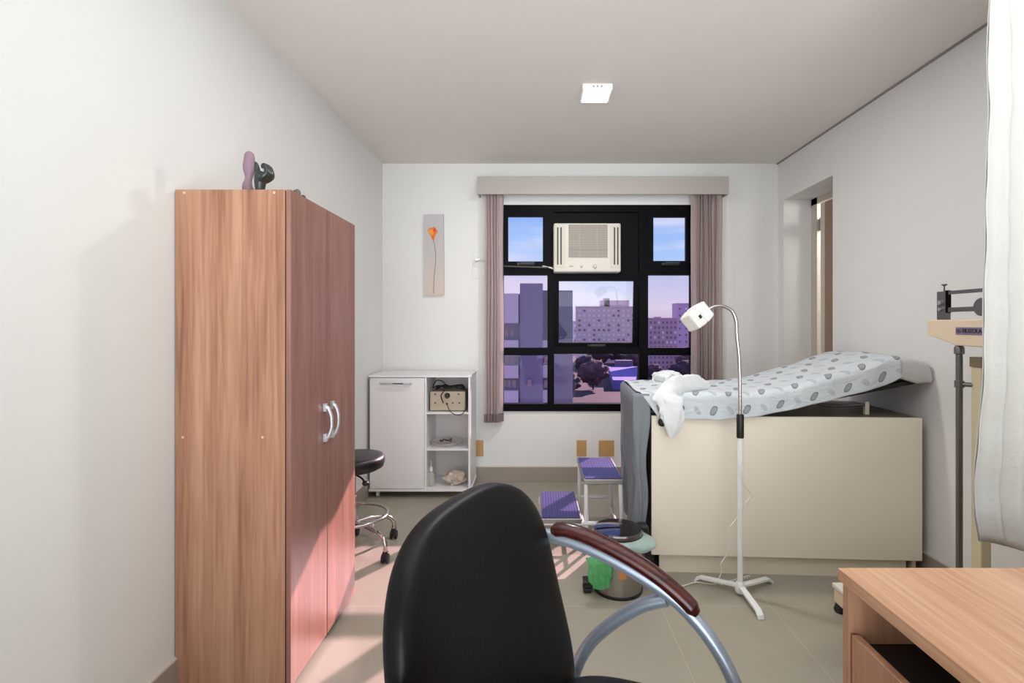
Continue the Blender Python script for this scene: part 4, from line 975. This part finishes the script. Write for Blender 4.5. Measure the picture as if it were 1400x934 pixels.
# dark block close by at the left
D = 62
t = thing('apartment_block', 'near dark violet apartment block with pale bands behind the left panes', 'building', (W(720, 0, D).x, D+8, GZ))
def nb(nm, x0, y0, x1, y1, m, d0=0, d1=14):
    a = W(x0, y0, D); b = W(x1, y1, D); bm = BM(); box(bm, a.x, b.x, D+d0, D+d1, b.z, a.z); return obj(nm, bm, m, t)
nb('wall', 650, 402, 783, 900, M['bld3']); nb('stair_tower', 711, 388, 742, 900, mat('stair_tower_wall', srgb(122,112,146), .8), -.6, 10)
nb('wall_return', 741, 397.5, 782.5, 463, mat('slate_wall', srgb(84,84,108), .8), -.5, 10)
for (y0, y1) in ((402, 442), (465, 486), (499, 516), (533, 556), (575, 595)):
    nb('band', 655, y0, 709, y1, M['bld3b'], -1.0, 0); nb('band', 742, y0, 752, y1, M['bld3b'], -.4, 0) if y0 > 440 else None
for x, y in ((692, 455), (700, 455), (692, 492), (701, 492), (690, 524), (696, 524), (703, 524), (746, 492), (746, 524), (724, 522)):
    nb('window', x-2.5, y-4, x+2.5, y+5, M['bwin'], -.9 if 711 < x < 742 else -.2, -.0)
# blue roofed hall
t = thing('sports_hall', 'low hall with a bright violet blue roof below the centre pane', 'building', (60, 390, GZ))
z = GZ+6
bm = BM(); rq = [(W(838, 0, 330).x, 330), (W(869, 0, 330).x, 330), (W(873, 0, 440).x, 440), (W(832, 0, 440).x, 440)]
lo = [bm.verts.new((x, y, GZ)) for x, y in rq]; hi = [bm.verts.new((x, y, z)) for x, y in rq]
bm.faces.new(lo[::-1]); bm.faces.new(hi)
for k in range(4): bm.faces.new((lo[k], lo[(k+1)%4], hi[(k+1)%4], hi[k]))
obj('roof', bm, mat('blue_roof', srgb(116,106,190), .7), t)
bm = BM(); box(bm, W(843, 0, 440).x, W(866, 0, 440).x, 441, 450, GZ, z+5); obj('end_wall', bm, M['bld3'], t)
M['leaf'] = mat('dusky_foliage', srgb(70,58,72), .9, var=.4, vscale=.4); M['leaf2'] = mat('brown_foliage', srgb(98,72,84), .9, var=.4, vscale=.4)
def tree(px, D, r, label, m):
    c = W(px, 0, D); t = thing('tree', label, 'tree', (c.x, D, GZ))
    bm = BM(); tube(bm, [(c.x, D, GZ), (c.x, D, GZ+r)], .6, 8, False); obj('trunk', bm, M['leaf'], t)
    bm = BM(); superell(bm, r, r, r*.8, 1, 1, lambda p: Vector((c.x, D, GZ+r*1.25))+p*(1+.35*mnoise.noise(p*(2.2/r))+.2*mnoise.noise(p*(6/r))), 40, 24); obj('crown', bm, m, t, smooth=True)
tree(811, 330, 9, 'large brown tree with rounded crown below the centre pane', M['leaf2'])
tree(800, 420, 8, 'dark tree behind the large brown tree', M['leaf'])
tree(820, 500, 11, 'dark tree at the foot of the wide tower, left side', M['leaf'])
tree(846, 530, 11, 'dark tree at the foot of the wide tower, behind the blue roof', M['leaf'])
tree(869, 470, 9, 'dark tree at the foot of the wide tower, right side', M['leaf'])
tree(935, 330, 9, 'dark tree at the lower right corner of the window', M['leaf'])
tree(940, 420, 9, 'dark tree right of the balconied tower', M['leaf2'])
tree(775, 290, 7, 'dark tree beside the near dark block', M['leaf'])
tree(893, 380, 6, 'dark tree right of the blue roof', M['leaf2'])

# ------------------------------------------------------------------ light
sc = bpy.context.scene
w = bpy.data.worlds.new('sky'); sc.world = w; w.use_nodes = True; nt = w.node_tree
bg = nt.nodes['Background']; tc = nt.nodes.new('ShaderNodeTexCoord'); s = nt.nodes.new('ShaderNodeSeparateXYZ'); nt.links.new(tc.outputs['Generated'], s.inputs[0])
cr = nt.nodes.new('ShaderNodeValToRGB'); el = cr.color_ramp.elements
el[0].position = .0; el[0].color = srgb(205,195,210); el[1].position = .5; el[1].color = srgb(110,155,230)
k = cr.color_ramp.elements.new(.035); k.color = srgb(230,236,248)
k = cr.color_ramp.elements.new(.13); k.color = srgb(178,214,250)
k = cr.color_ramp.elements.new(.25); k.color = srgb(140,180,245)
nt.links.new(s.outputs[2], cr.inputs['Fac'])
# thin clouds high on the left
mp = nt.nodes.new('ShaderNodeMapping'); mp.inputs['Scale'].default_value = (2, 2, 14); nt.links.new(tc.outputs['Generated'], mp.inputs['Vector'])
n = nt.nodes.new('ShaderNodeTexNoise'); n.inputs['Scale'].default_value = 1.6; n.inputs['Detail'].default_value = 4; nt.links.new(mp.outputs['Vector'], n.inputs['Vector'])
rr_ = nt.nodes.new('ShaderNodeValToRGB'); rr_.color_ramp.elements[0].position = .46; rr_.color_ramp.elements[1].position = .62; nt.links.new(n.outputs['Fac'], rr_.inputs['Fac'])
mx = nt.nodes.new('ShaderNodeMix'); mx.data_type = 'RGBA'; mx.inputs['B'].default_value = srgb(235,238,250)
mm = nt.nodes.new('ShaderNodeMath'); mm.operation = 'MULTIPLY'; mm.inputs[1].default_value = .75; nt.links.new(rr_.outputs['Color'], mm.inputs[0])
nt.links.new(mm.outputs[0], mx.inputs['Factor']); nt.links.new(cr.outputs['Color'], mx.inputs['A']); nt.links.new(mx.outputs['Result'], bg.inputs['Color'])
bg.inputs['Strength'].default_value = 1.05
def lamp(name, typ, loc, energy, col=(1,1,1), d=None, **k):
    l = bpy.data.lights.new(name, typ); l.energy = energy; l.color = col
    for a, v in k.items(): setattr(l, a, v)
    o = bpy.data.objects.new(name, l); COL.objects.link(o); o.location = loc
    if d: o.rotation_euler = Vector(d).to_track_quat('-Z', 'Y').to_euler()
    return o
lamp('sun', 'SUN', (20, 30, 20), 12.0, (1, .76, .74), d=(-.652, -1, -.532), angle=math.radians(.6))
CO = (.90, .955, .985)
lamp('overhead_fill', 'AREA', (.45, 1.15, 2.58), 20, CO, d=(0, .0, -1), shape='RECTANGLE', size=2.6, size_y=1.6)  # added fill over the near room, stands for no known fixture
lamp('upward_fill', 'AREA', (.35, -.9, .4), 35, CO, d=(0, .9, 1), shape='RECTANGLE', size=2.6, size_y=1.2, spread=math.radians(110))  # added fill from low behind the camera, lifts the ceiling
lamp('back_fill', 'AREA', (.35, -1.5, 1.5), 24, CO, d=(0, 1, .10), shape='RECTANGLE', size=2.8, size_y=2.0, spread=math.radians(80))  # unseen soft fill behind the camera, added to brighten the far end
lamp('adjoining_room_lamp', 'POINT', (2.8, 3.6, 2.2), 40, (1, .95, .88), shadow_soft_size=.15)

cam = bpy.data.cameras.new('camera'); co = bpy.data.objects.new('camera', cam); COL.objects.link(co)
co.location = (0, 0, HC); co.rotation_euler = (PI/2, 0, 0)
cam.sensor_width = 36; cam.lens = F/1400*36; cam.clip_start = .02; cam.clip_end = 5000
cam.shift_x = (700-CX)/1400; cam.shift_y = -(467-CY)/1400
sc.camera = co
sc.view_settings.view_transform = 'Standard'
sc.view_settings.exposure = 0
for o in list(bpy.data.objects):
    if o.get('_w') is not None: del o['_w']
